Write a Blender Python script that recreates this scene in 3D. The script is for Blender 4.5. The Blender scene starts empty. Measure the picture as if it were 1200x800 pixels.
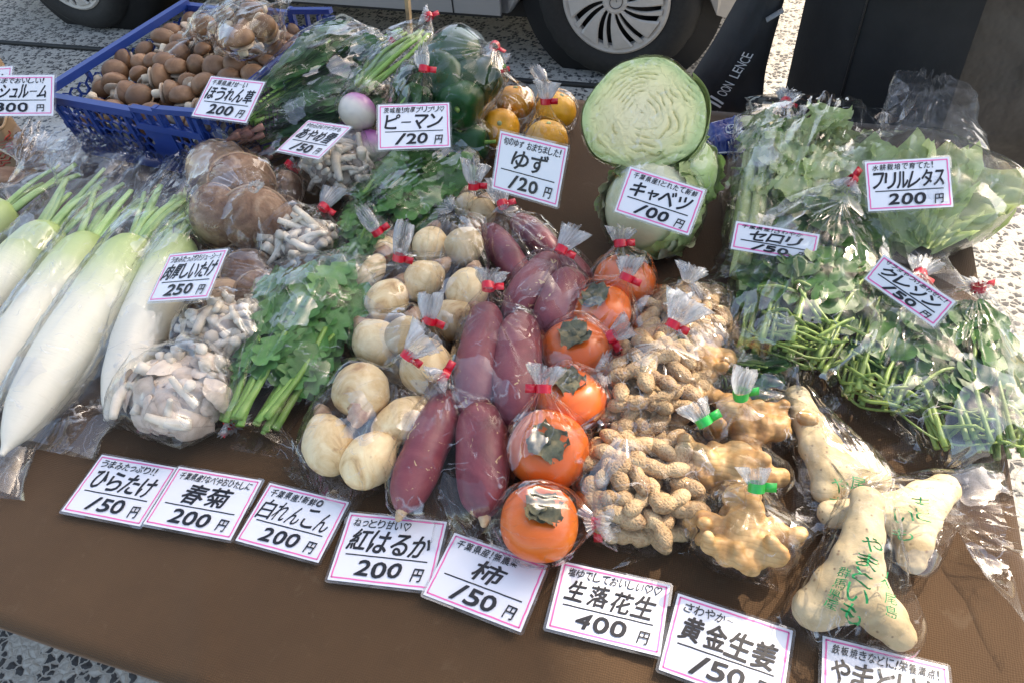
import bpy, bmesh, math, random
import numpy as np
from mathutils import Vector, Matrix
from mathutils.bvhtree import BVHTree
random.seed(5); RS = np.random.RandomState(5)
SC = bpy.context.scene; COL = SC.collection
PI = math.pi; R = math.radians
TZ = 0.70                                   # table top above the ground

# ------------------------------------------------------------------ camera, sky, sun, exposure
PITCH, ROLL, FPX, YAW, CH = R(46.576), R(6.674), 866.0, R(22), 1.386
hd = np.array([-math.sin(YAW), math.cos(YAW), 0.0])
rt0 = np.array([hd[1], -hd[0], 0.0])
fw = math.cos(PITCH) * hd + np.array([0, 0, -math.sin(PITCH)])
dn0 = np.cross(fw, rt0)
cx = rt0 * math.cos(ROLL) + dn0 * math.sin(ROLL)
cy = -rt0 * math.sin(ROLL) + dn0 * math.cos(ROLL)      # image down
cam = bpy.data.cameras.new('camera'); camo = bpy.data.objects.new('camera', cam); COL.objects.link(camo)
M = Matrix(((cx[0], -cy[0], -fw[0], 0), (cx[1], -cy[1], -fw[1], 0), (cx[2], -cy[2], -fw[2], CH), (0, 0, 0, 1)))
camo.matrix_world = M
cam.sensor_width = 36; cam.lens = 36 * FPX / 1200; cam.clip_start = .02; cam.clip_end = 400
SC.camera = camo
SUN_AZ = math.atan2(.50, .86); SUN_EL = R(42)
wd = bpy.data.worlds.new('World'); SC.world = wd; wd.use_nodes = True
nt = wd.node_tree; bg = nt.nodes['Background']; sky = nt.nodes.new('ShaderNodeTexSky')
sky.sky_type = 'NISHITA'; sky.sun_disc = False; sky.sun_elevation = SUN_EL; sky.sun_rotation = SUN_AZ
sky.air_density = 1.0; sky.dust_density = 2.5; sky.ozone_density = 1.0
nt.links.new(sky.outputs[0], bg.inputs[0]); bg.inputs[1].default_value = .15
sl = bpy.data.lights.new('sun', 'SUN'); sl.energy = 2.0; sl.angle = R(.6); sl.color = (1, .95, .88)
so = bpy.data.objects.new('sun', sl); COL.objects.link(so)
sdir = Vector((math.sin(SUN_AZ) * math.cos(SUN_EL), math.cos(SUN_AZ) * math.cos(SUN_EL), math.sin(SUN_EL)))
so.rotation_euler = sdir.to_track_quat('Z', 'Y').to_euler(); so.location = sdir * 12
SC.view_settings.view_transform = 'Standard'; SC.view_settings.look = 'None'
SC.view_settings.exposure = 1.52; SC.view_settings.gamma = 1
SC.view_settings.use_white_balance = True; SC.view_settings.white_balance_temperature = 7600; SC.view_settings.white_balance_tint = 10
SC.cycles.transparent_max_bounces = 32; SC.cycles.max_bounces = 8
SC.cycles.caustics_reflective = False; SC.cycles.caustics_refractive = False
SC.cycles.sample_clamp_indirect = 4

def P(x, y, z=0.0):
    """a place in the stall: where the sight line through photo pixel x, y meets the height z above the table"""
    u = (x - 600) / FPX; v = (y - 400) / FPX
    d = fw + cx * u + cy * v
    k = (CH - TZ - z) / -d[2]
    return np.array([d[0] * k, d[1] * k, TZ + z])

# ------------------------------------------------------------------ noise
def vnoise(p, seed=0):
    p = np.asarray(p, float); i = np.floor(p).astype(np.int64); f = p - i; f = f * f * (3 - 2 * f)
    def h(a, b, c):
        n = (a * 374761393 + b * 668265263 + c * 2147483647 + seed * 974634777) & 0xffffffff
        n = ((n ^ (n >> 13)) * 1274126177) & 0xffffffff
        n = ((n ^ (n >> 16)) * 2246822519) & 0xffffffff
        return ((n ^ (n >> 15)) & 0xffff) / 32767.5 - 1
    x, y, z = i[..., 0], i[..., 1], i[..., 2]; fx, fy, fz = f[..., 0], f[..., 1], f[..., 2]
    def l(a, b, t): return a + (b - a) * t
    return l(l(l(h(x, y, z), h(x + 1, y, z), fx), l(h(x, y + 1, z), h(x + 1, y + 1, z), fx), fy),
             l(l(h(x, y, z + 1), h(x + 1, y, z + 1), fx), l(h(x, y + 1, z + 1), h(x + 1, y + 1, z + 1), fx), fy), fz)
def fbm(p, seed=0, o=3):
    p = np.asarray(p, float); r = 0; a = 1.0
    for k in range(o): r = r + a * vnoise(p * (2 ** k), seed + k); a *= .5
    return r
def ridge(p, seed=0, o=3):
    p = np.asarray(p, float); r = 0; a = 1.0
    for k in range(o): r = r + a * (1 - 2 * np.abs(vnoise(p * (2 ** k), seed + k))); a *= .5
    return r

# ------------------------------------------------------------------ materials
class NM:
    def __init__(s, name):
        s.m = bpy.data.materials.new(name); s.m.use_nodes = True; s.t = s.m.node_tree; s.t.nodes.clear()
        s.out = s.n('ShaderNodeOutputMaterial')
    def n(s, typ, **kw):
        nd = s.t.nodes.new(typ)
        for k, v in kw.items(): setattr(nd, k, v)
        return nd
    def l(s, a, b): s.t.links.new(a, b)
    def val(s, nd, **kw):
        for k, v in kw.items(): nd.inputs[k.replace('_', ' ')].default_value = v
        return nd
    def tc(s, kind='Object', sc=(1, 1, 1), rnd=False):
        t = s.n('ShaderNodeTexCoord'); mp = s.n('ShaderNodeMapping'); mp.inputs['Scale'].default_value = sc
        s.l(t.outputs[kind], mp.inputs[0])
        if rnd:
            oi = s.n('ShaderNodeObjectInfo'); mu = s.n('ShaderNodeMath', operation='MULTIPLY'); mu.inputs[1].default_value = 37
            s.l(oi.outputs['Random'], mu.inputs[0]); s.l(mu.outputs[0], mp.inputs['Location'])
        return mp.outputs[0]
    def noise(s, vec, scale, detail=4, rough=.6, dist=0):
        n = s.n('ShaderNodeTexNoise'); s.l(vec, n.inputs['Vector'])
        n.inputs['Scale'].default_value = scale; n.inputs['Detail'].default_value = detail
        n.inputs['Roughness'].default_value = rough; n.inputs['Distortion'].default_value = dist
        return n.outputs['Fac']
    def vor(s, vec, scale, feat='F1', out='Distance', rnd=1):
        n = s.n('ShaderNodeTexVoronoi', feature=feat); s.l(vec, n.inputs['Vector']); n.inputs['Scale'].default_value = scale
        n.inputs['Randomness'].default_value = rnd
        return n.outputs[out]
    def ramp(s, fac, stops, interp='LINEAR'):
        r = s.n('ShaderNodeValToRGB'); r.color_ramp.interpolation = interp; e = r.color_ramp.elements
        while len(e) < len(stops): e.new(.5)
        for k, (p, c) in enumerate(stops):
            e[k].position = p; e[k].color = (*c, 1) if len(c) == 3 else c
        s.l(fac, r.inputs[0]); return r.outputs[0]
    def mix(s, f, a, b, mode='MIX'):
        m = s.n('ShaderNodeMix', data_type='RGBA', blend_type=mode)
        if isinstance(f, (int, float)): m.inputs[0].default_value = f
        else: s.l(f, m.inputs[0])
        for i, c in ((6, a), (7, b)):
            if isinstance(c, tuple): m.inputs[i].default_value = (*c, 1)
            else: s.l(c, m.inputs[i])
        return m.outputs[2]
    def math(s, op, a, b=None, clamp=False):
        m = s.n('ShaderNodeMath', operation=op); m.use_clamp = clamp
        for i, c in ((0, a), (1, b)):
            if c is None: continue
            if isinstance(c, (int, float)): m.inputs[i].default_value = c
            else: s.l(c, m.inputs[i])
        return m.outputs[0]
    def bump(s, h, strength=.3, dist=.002):
        b = s.n('ShaderNodeBump'); b.inputs['Strength'].default_value = strength; b.inputs['Distance'].default_value = dist
        s.l(h, b.inputs['Height']); return b.outputs[0]
    def pbsdf(s, col, rough=.5, normal=None, metal=0, spec=.5, coat=0, trans=0, sheen=0):
        b = s.n('ShaderNodeBsdfPrincipled')
        if isinstance(col, tuple): b.inputs['Base Color'].default_value = (*col, 1)
        else: s.l(col, b.inputs['Base Color'])
        if isinstance(rough, (int, float)): b.inputs['Roughness'].default_value = rough
        else: s.l(rough, b.inputs['Roughness'])
        b.inputs['Metallic'].default_value = metal; b.inputs['Specular IOR Level'].default_value = spec
        b.inputs['Coat Weight'].default_value = coat; b.inputs['Sheen Weight'].default_value = sheen
        if normal is not None: s.l(normal, b.inputs['Normal'])
        o = b.outputs[0]
        if trans:
            t = s.n('ShaderNodeBsdfTranslucent')
            if isinstance(col, tuple): t.inputs[0].default_value = (*col, 1)
            else: s.l(col, t.inputs[0])
            m = s.n('ShaderNodeMixShader'); m.inputs[0].default_value = trans; s.l(o, m.inputs[1]); s.l(t.outputs[0], m.inputs[2]); o = m.outputs[0]
        s.l(o, s.out.inputs[0]); return s.m

def flat(name, col, rough=.5, **kw):
    s = NM(name); v = s.tc(); n = s.noise(v, 30, 4)
    c = s.mix(n, tuple(x * .85 for x in col), tuple(min(1, x * 1.12) for x in col))
    return s.pbsdf(c, rough, **kw)
def organic(name, stops, scale=20, rough=.5, bscale=80, bstr=.3, bdist=.001, dist=0, stretch=(1, 1, 1), spots=None, trans=0, coat=0, spec=.5):
    """colour from warped noise plus fine relief; spots = (scale, size, colour)"""
    s = NM(name); v = s.tc('Object', stretch, rnd=True)
    n = s.noise(v, scale, 5, .6, dist); c = s.ramp(n, stops)
    if spots:
        for (sc, sz, cl) in spots:
            d = s.vor(v, sc); k = s.ramp(d, [(0, (1, 1, 1)), (sz, (0, 0, 0))]); c = s.mix(k, c, cl)
    oi = s.n('ShaderNodeObjectInfo'); tone = s.ramp(oi.outputs['Random'], [(0, (.74, .72, .70)), (.5, (1, 1, 1)), (1, (1.22, 1.20, 1.16))]); c = s.mix(1.0, c, tone, 'MULTIPLY')
    b = s.bump(s.noise(v, bscale, 4), bstr, bdist)
    return s.pbsdf(c, rough, b, trans=trans, coat=coat, spec=spec)

MT = {}
def film_mat(name, milk, fres=1.0, bscale=55, bstr=.35, rough=.07, crease=.5, haze=0.0):
    """thin clear film: mostly see-through, fresnel gloss, with sharp broken creases that catch the light"""
    s = NM(name); v = s.tc('Object', (1, 1, 1), rnd=True)
    wv = s.n('ShaderNodeVectorMath', operation='ADD'); nz = s.n('ShaderNodeTexNoise'); s.l(v, nz.inputs['Vector'])
    nz.inputs['Scale'].default_value = 14; nz.inputs['Detail'].default_value = 3
    sc = s.n('ShaderNodeVectorMath', operation='SCALE'); sc.inputs['Scale'].default_value = .07
    s.l(nz.outputs['Color'], sc.inputs[0]); s.l(v, wv.inputs[0]); s.l(sc.outputs[0], wv.inputs[1]); w = wv.outputs[0]
    cell = s.vor(w, bscale, 'DISTANCE_TO_EDGE'); fold = s.math('ABSOLUTE', s.math('SUBTRACT', s.noise(w, bscale * .5, 2, .5, 1.2), .5))
    h = s.math('ADD', s.math('MULTIPLY', s.vor(w, bscale), .5), s.math('MULTIPLY', fold, 1.2)); nb = s.bump(h, bstr, .002)
    # flat facets between the creases, each tilted its own way
    vc = s.n('ShaderNodeTexVoronoi'); s.l(w, vc.inputs['Vector']); vc.inputs['Scale'].default_value = bscale * .9
    tl_ = s.n('ShaderNodeVectorMath', operation='SUBTRACT'); s.l(vc.outputs['Color'], tl_.inputs[0]); tl_.inputs[1].default_value = (.5, .5, .5)
    ts = s.n('ShaderNodeVectorMath', operation='SCALE'); s.l(tl_.outputs[0], ts.inputs[0]); ts.inputs['Scale'].default_value = .48
    ta = s.n('ShaderNodeVectorMath', operation='ADD'); s.l(nb, ta.inputs[0]); s.l(ts.outputs[0], ta.inputs[1])
    tn = s.n('ShaderNodeVectorMath', operation='NORMALIZE'); s.l(ta.outputs[0], tn.inputs[0]); nrm = tn.outputs[0]
    cs = s.n('ShaderNodeSeparateColor'); s.l(vc.outputs['Color'], cs.inputs[0])
    facet = s.ramp(cs.outputs[2], [(0, (.006,) * 3), (.74, (.014,) * 3), (.80, (.06,) * 3), (.94, (.19,) * 3)])
    gl = s.n('ShaderNodeBsdfGlossy'); gl.inputs['Roughness'].default_value = rough; s.l(nrm, gl.inputs['Normal'])
    tr = s.n('ShaderNodeBsdfTransparent')
    lw = s.n('ShaderNodeLayerWeight'); lw.inputs[0].default_value = .5; fr_ = s.math('POWER', lw.outputs['Facing'], 3.2)
    line = s.math('MAXIMUM', s.ramp(fold, [(0, (1, 1, 1)), (.012, (0, 0, 0))]), s.ramp(cell, [(.0, (.8,) * 3), (.016, (0, 0, 0))])); patch = s.ramp(s.noise(v, 30, 3), [(.52, (0, 0, 0)), (.62, (1, 1, 1))])
    ln = s.math('MULTIPLY', line, s.math('MULTIPLY', patch, crease))
    f = s.math('MINIMUM', s.math('ADD', s.math('MULTIPLY', fr_, .95 * fres), s.math('MULTIPLY', facet, fres)), .5); f = s.math('ADD', f, s.math('MULTIPLY', ln, .35), clamp=True)
    m1 = s.n('ShaderNodeMixShader'); s.l(f, m1.inputs[0]); s.l(tr.outputs[0], m1.inputs[1]); s.l(gl.outputs[0], m1.inputs[2])
    df = s.n('ShaderNodeBsdfDiffuse'); df.inputs[0].default_value = (.85, .87, .9, 1); s.l(nrm, df.inputs['Normal'])
    tl = s.n('ShaderNodeBsdfTranslucent'); tl.inputs[0].default_value = (.85, .87, .9, 1)
    m0 = s.n('ShaderNodeMixShader'); m0.inputs[0].default_value = .5; s.l(df.outputs[0], m0.inputs[1]); s.l(tl.outputs[0], m0.inputs[2])
    mk_ = s.ramp(s.noise(v, 26, 3), [(.40, (milk * .3,) * 3), (.7, (milk * 1.6,) * 3)]); mk2 = s.math('ADD', mk_, s.math('MULTIPLY', ln, .30), clamp=True)
    m2 = s.n('ShaderNodeMixShader'); s.l(mk2, m2.inputs[0]); s.l(m1.outputs[0], m2.inputs[1]); s.l(m0.outputs[0], m2.inputs[2])
    s.l(m2.outputs[0], s.out.inputs[0]); return s.m
MT['film'] = film_mat('clear bag film', .010, 1.0, 30, .34, .07, .75)
MT['film2'] = film_mat('stiff bag film', .008, 1.0, 24, .40, .05, .85)
MT['film_haze'] = film_mat('misted bag film', .09, .8, 26, .35, .10, .5)
MT['tuft'] = film_mat('gathered film', .40, 1.2, 80, .6, .12)
MT['daikon_film'] = film_mat('soft bag film', .026, .9, 20, .40, .08, .8)

def mat_cloth():
    s = NM('brown tablecloth'); v = s.tc()
    n = s.noise(v, 5, 4); c = s.ramp(n, [(.3, (.060, .032, .0155)), (.7, (.084, .046, .022))])
    w1 = s.n('ShaderNodeTexWave', wave_type='BANDS', bands_direction='X'); w2 = s.n('ShaderNodeTexWave', wave_type='BANDS', bands_direction='Y')
    for w in (w1, w2):
        s.l(v, w.inputs[0]); w.inputs['Scale'].default_value = 150; w.inputs['Distortion'].default_value = 6
        w.inputs['Detail'].default_value = 3; w.inputs['Detail Scale'].default_value = .6
    h = s.math('ADD', w1.outputs['Fac'], w2.outputs['Fac']); h2 = s.math('ADD', h, s.math('MULTIPLY', s.noise(v, 500, 2), 1.5))
    c = s.mix(s.math('MULTIPLY', h, .16), c, (.15, .092, .052))
    c = s.mix(s.ramp(s.noise(v, 38, 4, .7, 1), [(.60, (0, 0, 0)), (.72, (.22,) * 3)]), c, (.16, .115, .075))
    return s.pbsdf(c, .9, s.bump(h2, .35, .0005), spec=.15, sheen=.15)
MT['cloth'] = mat_cloth()
def mat_ground():
    s = NM('exposed aggregate paving'); t = s.n('ShaderNodeTexCoord'); v = t.outputs['Object']
    nz = s.n('ShaderNodeTexNoise'); s.l(v, nz.inputs['Vector']); nz.inputs['Scale'].default_value = 60
    sc = s.n('ShaderNodeVectorMath', operation='SCALE'); sc.inputs['Scale'].default_value = .016; s.l(nz.outputs['Color'], sc.inputs[0])
    wv = s.n('ShaderNodeVectorMath', operation='ADD'); s.l(v, wv.inputs[0]); s.l(sc.outputs[0], wv.inputs[1])
    vr = s.n('ShaderNodeTexVoronoi'); s.l(wv.outputs[0], vr.inputs['Vector']); vr.inputs['Scale'].default_value = 62
    vd = s.vor(wv.outputs[0], 62, 'DISTANCE_TO_EDGE')
    sp = s.n('ShaderNodeSeparateColor'); s.l(vr.outputs['Color'], sp.inputs[0])
    chip = s.ramp(sp.outputs[0], [(0, (.035, .036, .04)), (.42, (.07, .068, .066)), (.45, (.56, .53, .47)), (1, (.42, .395, .35))], 'CONSTANT')
    gap = s.ramp(vd, [(.07, (1, 1, 1)), (.13, (0, 0, 0))])
    c = s.mix(gap, chip, (.46, .43, .38))
    c = s.mix(s.ramp(s.noise(v, 2.5, 3), [(.3, (0,) * 3), (.7, (.25,) * 3)]), c, (.3, .28, .25))
    return s.pbsdf(c, .8, s.bump(s.math('ADD', vd, s.math('MULTIPLY', sp.outputs[1], .1)), .8, .006))
MT['ground'] = mat_ground()
MT['joint'] = flat('black joint filler', (.012, .012, .012), .6)
MT['crate'] = flat('blue crate plastic', (.012, .045, .23), .38)
MT['card'] = NM('laminated card').pbsdf((.78, .79, .84), .25, coat=.5)
MT['lam'] = film_mat('laminate edge', .12, .8, 20, .05, .05, 0)
MT['pink'] = NM('pink marker').pbsdf((.85, .16, .42), .45)
MT['ink'] = NM('black marker').pbsdf((.008, .008, .012), .4)
MT['red'] = NM('red tape').pbsdf((.62, .008, .03), .3, coat=.3)
MT['green'] = NM('green tape').pbsdf((.0, .42, .06), .3, coat=.3)
MT['gprint'] = NM('green print').pbsdf((.0, .23, .07), .4)
def mat_daikon():
    s = NM('daikon skin'); t = s.n('ShaderNodeTexCoord'); v = t.outputs['Object']
    uv = s.n('ShaderNodeUVMap'); sp = s.n('ShaderNodeSeparateXYZ'); s.l(uv.outputs[0], sp.inputs[0])
    n = s.noise(v, 14, 4); g = s.math('ADD', sp.outputs['Y'], s.math('MULTIPLY', n, .18))
    c = s.ramp(g, [(.08, (.34, .47, .12)), (.30, (.54, .62, .32)), (.50, (.76, .74, .60)), (1, (.80, .75, .63))])
    sv = s.n('ShaderNodeMapping'); s.l(uv.outputs[0], sv.inputs[0]); sv.inputs['Scale'].default_value = (4, 60, 1)
    st = s.ramp(s.noise(sv.outputs[0], 1.5, 3), [(.62, (0, 0, 0)), (.72, (.35,) * 3)]); c = s.mix(st, c, (.55, .50, .38))
    return s.pbsdf(c, .42, s.bump(s.noise(sv.outputs[0], 1.2, 3), .25, .0015))
MT['daikon'] = mat_daikon()
MT['dstem'] = organic('radish stalk', [(.3, (.24, .42, .12)), (.7, (.45, .62, .28))], 30, .45)
MT['cremini'] = organic('cremini cap', [(.3, (.13, .062, .03)), (.55, (.24, .125, .063)), (.8, (.38, .22, .125))], 28, .5, 60, .25, .001, 1)
MT['gill'] = organic('mushroom underside', [(.3, (.40, .28, .19)), (.7, (.66, .54, .42))], 60, .7, 200, .5)
MT['mstem'] = organic('mushroom stem', [(.3, (.48, .38, .27)), (.7, (.72, .63, .5))], 60, .7, 150, .4)
MT['shiitake'] = organic('shiitake cap', [(.3, (.12, .055, .03)), (.52, (.22, .12, .07)), (.75, (.40, .27, .18))], 26, .6, 70, .9, .003, 1.4)
MT['shiitake_pale'] = organic('pale mushroom gills', [(.3, (.36, .22, .13)), (.7, (.50, .35, .24))], 22, .65, 120, .4)
MT['oyster'] = organic('oyster mushroom cap', [(.25, (.30, .23, .18)), (.5, (.56, .46, .38)), (.75, (.72, .63, .54))], 30, .6, 90, .4, .001, 1)
MT['oyster2'] = organic('grey oyster mushroom cap', [(.25, (.08, .062, .048)), (.5, (.28, .225, .18)), (.8, (.58, .50, .41))], 34, .6, 90, .4, .001, 1)
MT['ostem'] = organic('oyster mushroom stem', [(.3, (.50, .43, .34)), (.7, (.78, .72, .62))], 50, .6, 120, .5)
def leafm(name, lo, hi, scale=40, rough=.45, trans=.22): return organic(name, [(.3, lo), (.7, hi)], scale, rough, 90, .5, .0012, .6, trans=trans)
MT['shungiku'] = leafm('chrysanthemum leaf', (.05, .17, .035), (.12, .31, .08))
MT['gstem'] = leafm('green stalk', (.15, .33, .05), (.30, .50, .12), 30, .4, .1)
MT['spinach'] = leafm('dark spinach leaf', (.018, .075, .02), (.06, .18, .05), 60)
MT['rootred'] = organic('reddish root', [(.3, (.14, .04, .04)), (.7, (.38, .2, .15))], 50, .7)
MT['komatsuna'] = leafm('dark mustard leaf', (.022, .085, .02), (.075, .19, .05))
MT['cress'] = leafm('watercress leaf', (.016, .075, .012), (.06, .18, .03), 50)
MT['cstem'] = leafm('watercress stalk', (.13, .24, .035), (.34, .44, .12), 60, .4, .1)
MT['celleaf'] = leafm('celery leaf', (.08, .22, .03), (.40, .55, .16), 18)
MT['celstalk'] = organic('celery stalk', [(.3, (.42, .55, .18)), (.7, (.66, .72, .40))], 12, .4, 60, .4, .001, 0, (30, 30, 3), trans=.1)
MT['lettuce'] = leafm('frilly lettuce leaf', (.42, .56, .20), (.70, .78, .46), 20, .5, .42)
MT['bulb'] = organic('taro skin', [(.28, (.34, .17, .065)), (.43, (.66, .47, .24)), (.66, (.82, .68, .43))], 26, .5, 60, .6, .0015, 1.4, (1, 1, 1), [(38, .10, (.30, .15, .07))])
MT['sprout'] = organic('taro neck', [(.3, (.22, .10, .05)), (.7, (.50, .33, .2))], 60, .6)
def mat_sweet():
    s = NM('sweet potato skin'); v = s.tc('Object', (1, 1, 1), rnd=True)
    c = s.ramp(s.noise(v, 16, 5, .6, .6), [(.3, (.12, .018, .030)), (.5, (.21, .040, .055)), (.8, (.34, .10, .10))])
    k = s.ramp(s.noise(v, 75, 3, .5, 1.), [(.665, (0, 0, 0)), (.69, (1, 1, 1))]); c = s.mix(k, c, (.52, .36, .20))
    return s.pbsdf(c, .42, s.bump(s.noise(v, 70, 4), .4, .0015))
MT['sweet'] = mat_sweet()
MT['sweetend'] = organic('pale root end', [(.3, (.4, .25, .14)), (.7, (.62, .48, .3))], 60, .6)
MT['persimmon'] = organic('persimmon skin', [(.28, (.66, .10, .010)), (.6, (.80, .15, .012)), (.85, (.82, .26, .02))], 9, .30, 60, .12, .0006, .6, (1, 1, 1), [(28, .045, (.20, .05, .015)), (75, .05, (.45, .12, .02))], coat=.25)
MT['calyx'] = organic('dried calyx', [(.3, (.05, .055, .035)), (.5, (.13, .13, .075)), (.72, (.34, .26, .13))], 60, .7, 120, .7)
def mat_peanut():
    s = NM('peanut shell'); v = s.tc('Object', (1, 1, 1), rnd=True)
    c = s.ramp(s.noise(v, 26, 5, .6, .5), [(.30, (.18, .085, .035)), (.5, (.44, .28, .14)), (.72, (.66, .50, .29))])
    d = s.vor(v, 260, 'DISTANCE_TO_EDGE'); k = s.ramp(d, [(0, (1, 1, 1)), (.12, (0, 0, 0))]); c = s.mix(s.math('MULTIPLY', k, .25), c, (.75, .6, .38))
    return s.pbsdf(c, .6, s.bump(d, .9, .002))
MT['peanut'] = mat_peanut()
def mat_ginger():
    s = NM('ginger skin'); v = s.tc('Object', (1, 1, 1), rnd=True)
    c = s.ramp(s.noise(v, 22, 5, .6, 1), [(.25, (.26, .11, .035)), (.5, (.50, .28, .10)), (.78, (.74, .54, .27))])
    w = s.n('ShaderNodeTexWave', wave_type='RINGS'); s.l(v, w.inputs[0]); w.inputs['Scale'].default_value = 55; w.inputs['Distortion'].default_value = 4
    c = s.mix(s.ramp(w.outputs['Fac'], [(.0, (.32,) * 3), (.30, (0, 0, 0))]), c, (.30, .15, .045))
    return s.pbsdf(c, .5, s.bump(s.math('ADD', w.outputs['Fac'], s.math('MULTIPLY', s.noise(v, 80, 3), 2)), .12, .0008))
MT['ginger'] = mat_ginger()
MT['gcut'] = organic('cut ginger end', [(.3, (.6, .48, .2)), (.7, (.75, .65, .35))], 60, .6)
MT['yam'] = organic('yam skin', [(.3, (.44, .31, .16)), (.5, (.62, .49, .29)), (.7, (.74, .62, .42))], 16, .6, 70, .7, .0015, .8, spots=[(120, .20, (.14, .07, .04)), (60, .13, (.26, .14, .07))])
MT['yuzu'] = organic('yuzu peel', [(.3, (.66, .25, .008)), (.7, (.86, .42, .018))], 16, .42, 130, .8, .0014, .4, spots=[(45, .1, (.3, .13, .03))])
MT['pepper'] = organic('green pepper skin', [(.3, (.004, .035, .010)), (.7, (.014, .085, .02))], 14, .3, 30, .1, coat=0, spec=.3)
MT['turnip'] = None
def mat_turnip():
    s = NM('turnip skin'); uv = s.n('ShaderNodeUVMap'); sp = s.n('ShaderNodeSeparateXYZ'); s.l(uv.outputs[0], sp.inputs[0])
    t = s.tc(); g = s.math('ADD', sp.outputs['Y'], s.math('MULTIPLY', s.noise(t, 30, 3), .2))
    c = s.ramp(g, [(.25, (.30, .07, .28)), (.45, (.48, .20, .42)), (.62, (.78, .70, .62)), (1, (.8, .76, .64))])
    return s.pbsdf(c, .3, coat=.2)
MT['turnip'] = mat_turnip()
def mat_cabcut():
    s = NM('cut cabbage face'); v = s.tc('Object'); uv = s.n('ShaderNodeUVMap'); sp = s.n('ShaderNodeSeparateXYZ'); s.l(uv.outputs[0], sp.inputs[0])
    n = s.noise(v, 34, 4, .6, 2.2)
    k = s.math('MAXIMUM', s.ramp(s.math('ABSOLUTE', s.math('SUBTRACT', n, .5)), [(0, (.35,) * 3), (.02, (0, 0, 0))]), sp.outputs['X'])
    base = s.ramp(s.math('ADD', sp.outputs['Y'], s.math('MULTIPLY', s.noise(v, 12, 3), .15)), [(.15, (.86, .76, .46)), (.6, (.84, .75, .40)), (.88, (.74, .72, .34)), (1.05, (.50, .60, .26))])
    c = s.mix(s.math('MULTIPLY', k, .45), base, (.52, .50, .18))
    c = s.mix(s.ramp(s.noise(v, 70, 3, .6, 1), [(.58, (0, 0, 0)), (.7, (.6,) * 3)]), c, (.80, .78, .62))
    return s.pbsdf(c, .45, s.bump(s.math('ADD', n, k), .6, .003))
MT['cabcut'] = mat_cabcut()
MT['cableaf'] = organic('cabbage leaf', [(.3, (.34, .50, .16)), (.7, (.60, .70, .38))], 14, .35, 24, .8, .004, 1.2, trans=.15)
MT['cabpale'] = organic('pale cabbage leaf', [(.3, (.50, .53, .32)), (.7, (.68, .68, .48))], 14, .4, 26, .7, .003, 1.2, trans=.1)
MT['wood'] = organic('pale wood', [(.3, (.48, .33, .18)), (.7, (.66, .49, .30))], 4, .6, 40, .3, .001, 0, (12, 12, 1))
MT['paper'] = organic('brown paper', [(.3, (.36, .23, .13)), (.7, (.48, .33, .2))], 12, .8, 120, .3)
MT['redprint'] = NM('red print').pbsdf((.45, .06, .04), .7)
MT['foil'] = organic('blue foil', [(.3, (.006, .018, .15)), (.7, (.012, .04, .28))], 12, .22, 26, .9, .005, coat=.5)
MT['white'] = NM('white print').pbsdf((.75, .77, .8), .5)
MT['silver'] = NM('silver car paint').pbsdf((.42, .42, .42), .28, metal=.75, coat=.7)
MT['hub'] = organic('silver hubcap plastic', [(.3, (.58, .55, .51)), (.7, (.66, .63, .59))], 40, .42)
MT['tyre'] = organic('tyre rubber', [(.3, (.010, .010, .010)), (.7, (.020, .019, .018))], 60, .75)
MT['dark'] = flat('dark underbody', (.010, .010, .011), .7)
MT['glass'] = NM('car glass').pbsdf((.01, .012, .014), .05)
MT['coat'] = organic('black nylon coat', [(.50, (.014, .014, .015)), (.66, (.055, .052, .050))], 3, .36, 9, .7, .010, .8)  # grey patches paint sunlit highlights of the nylon into its colour
MT['coatmatt'] = organic('black matt cloth', [(.3, (.006, .006, .007)), (.7, (.012, .012, .013))], 20, .8, 200, .3)
MT['bagcloth'] = organic('black bag fabric', [(.3, (.008, .009, .012)), (.7, (.016, .018, .023))], 20, .6, 300, .4)
MT['strap'] = flat('grey webbing', (.25, .25, .25), .8)
MT['skin'] = flat('skin', (.5, .3, .2), .5)
MT['hair'] = flat('black hair', (.01, .008, .007), .5)
MT['canvas'] = organic('white tent canvas', [(.3, (.72, .72, .72)), (.7, (.8, .8, .8))], 10, .7, trans=.30)
MT['mesh'] = NM('purple net print').pbsdf((.03, .01, .04), .5)
MT['metal'] = flat('grey steel', (.4, .4, .4), .4, metal=.8)
MT['tabletop'] = flat('folding table top', (.45, .42, .38), .6)

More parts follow.
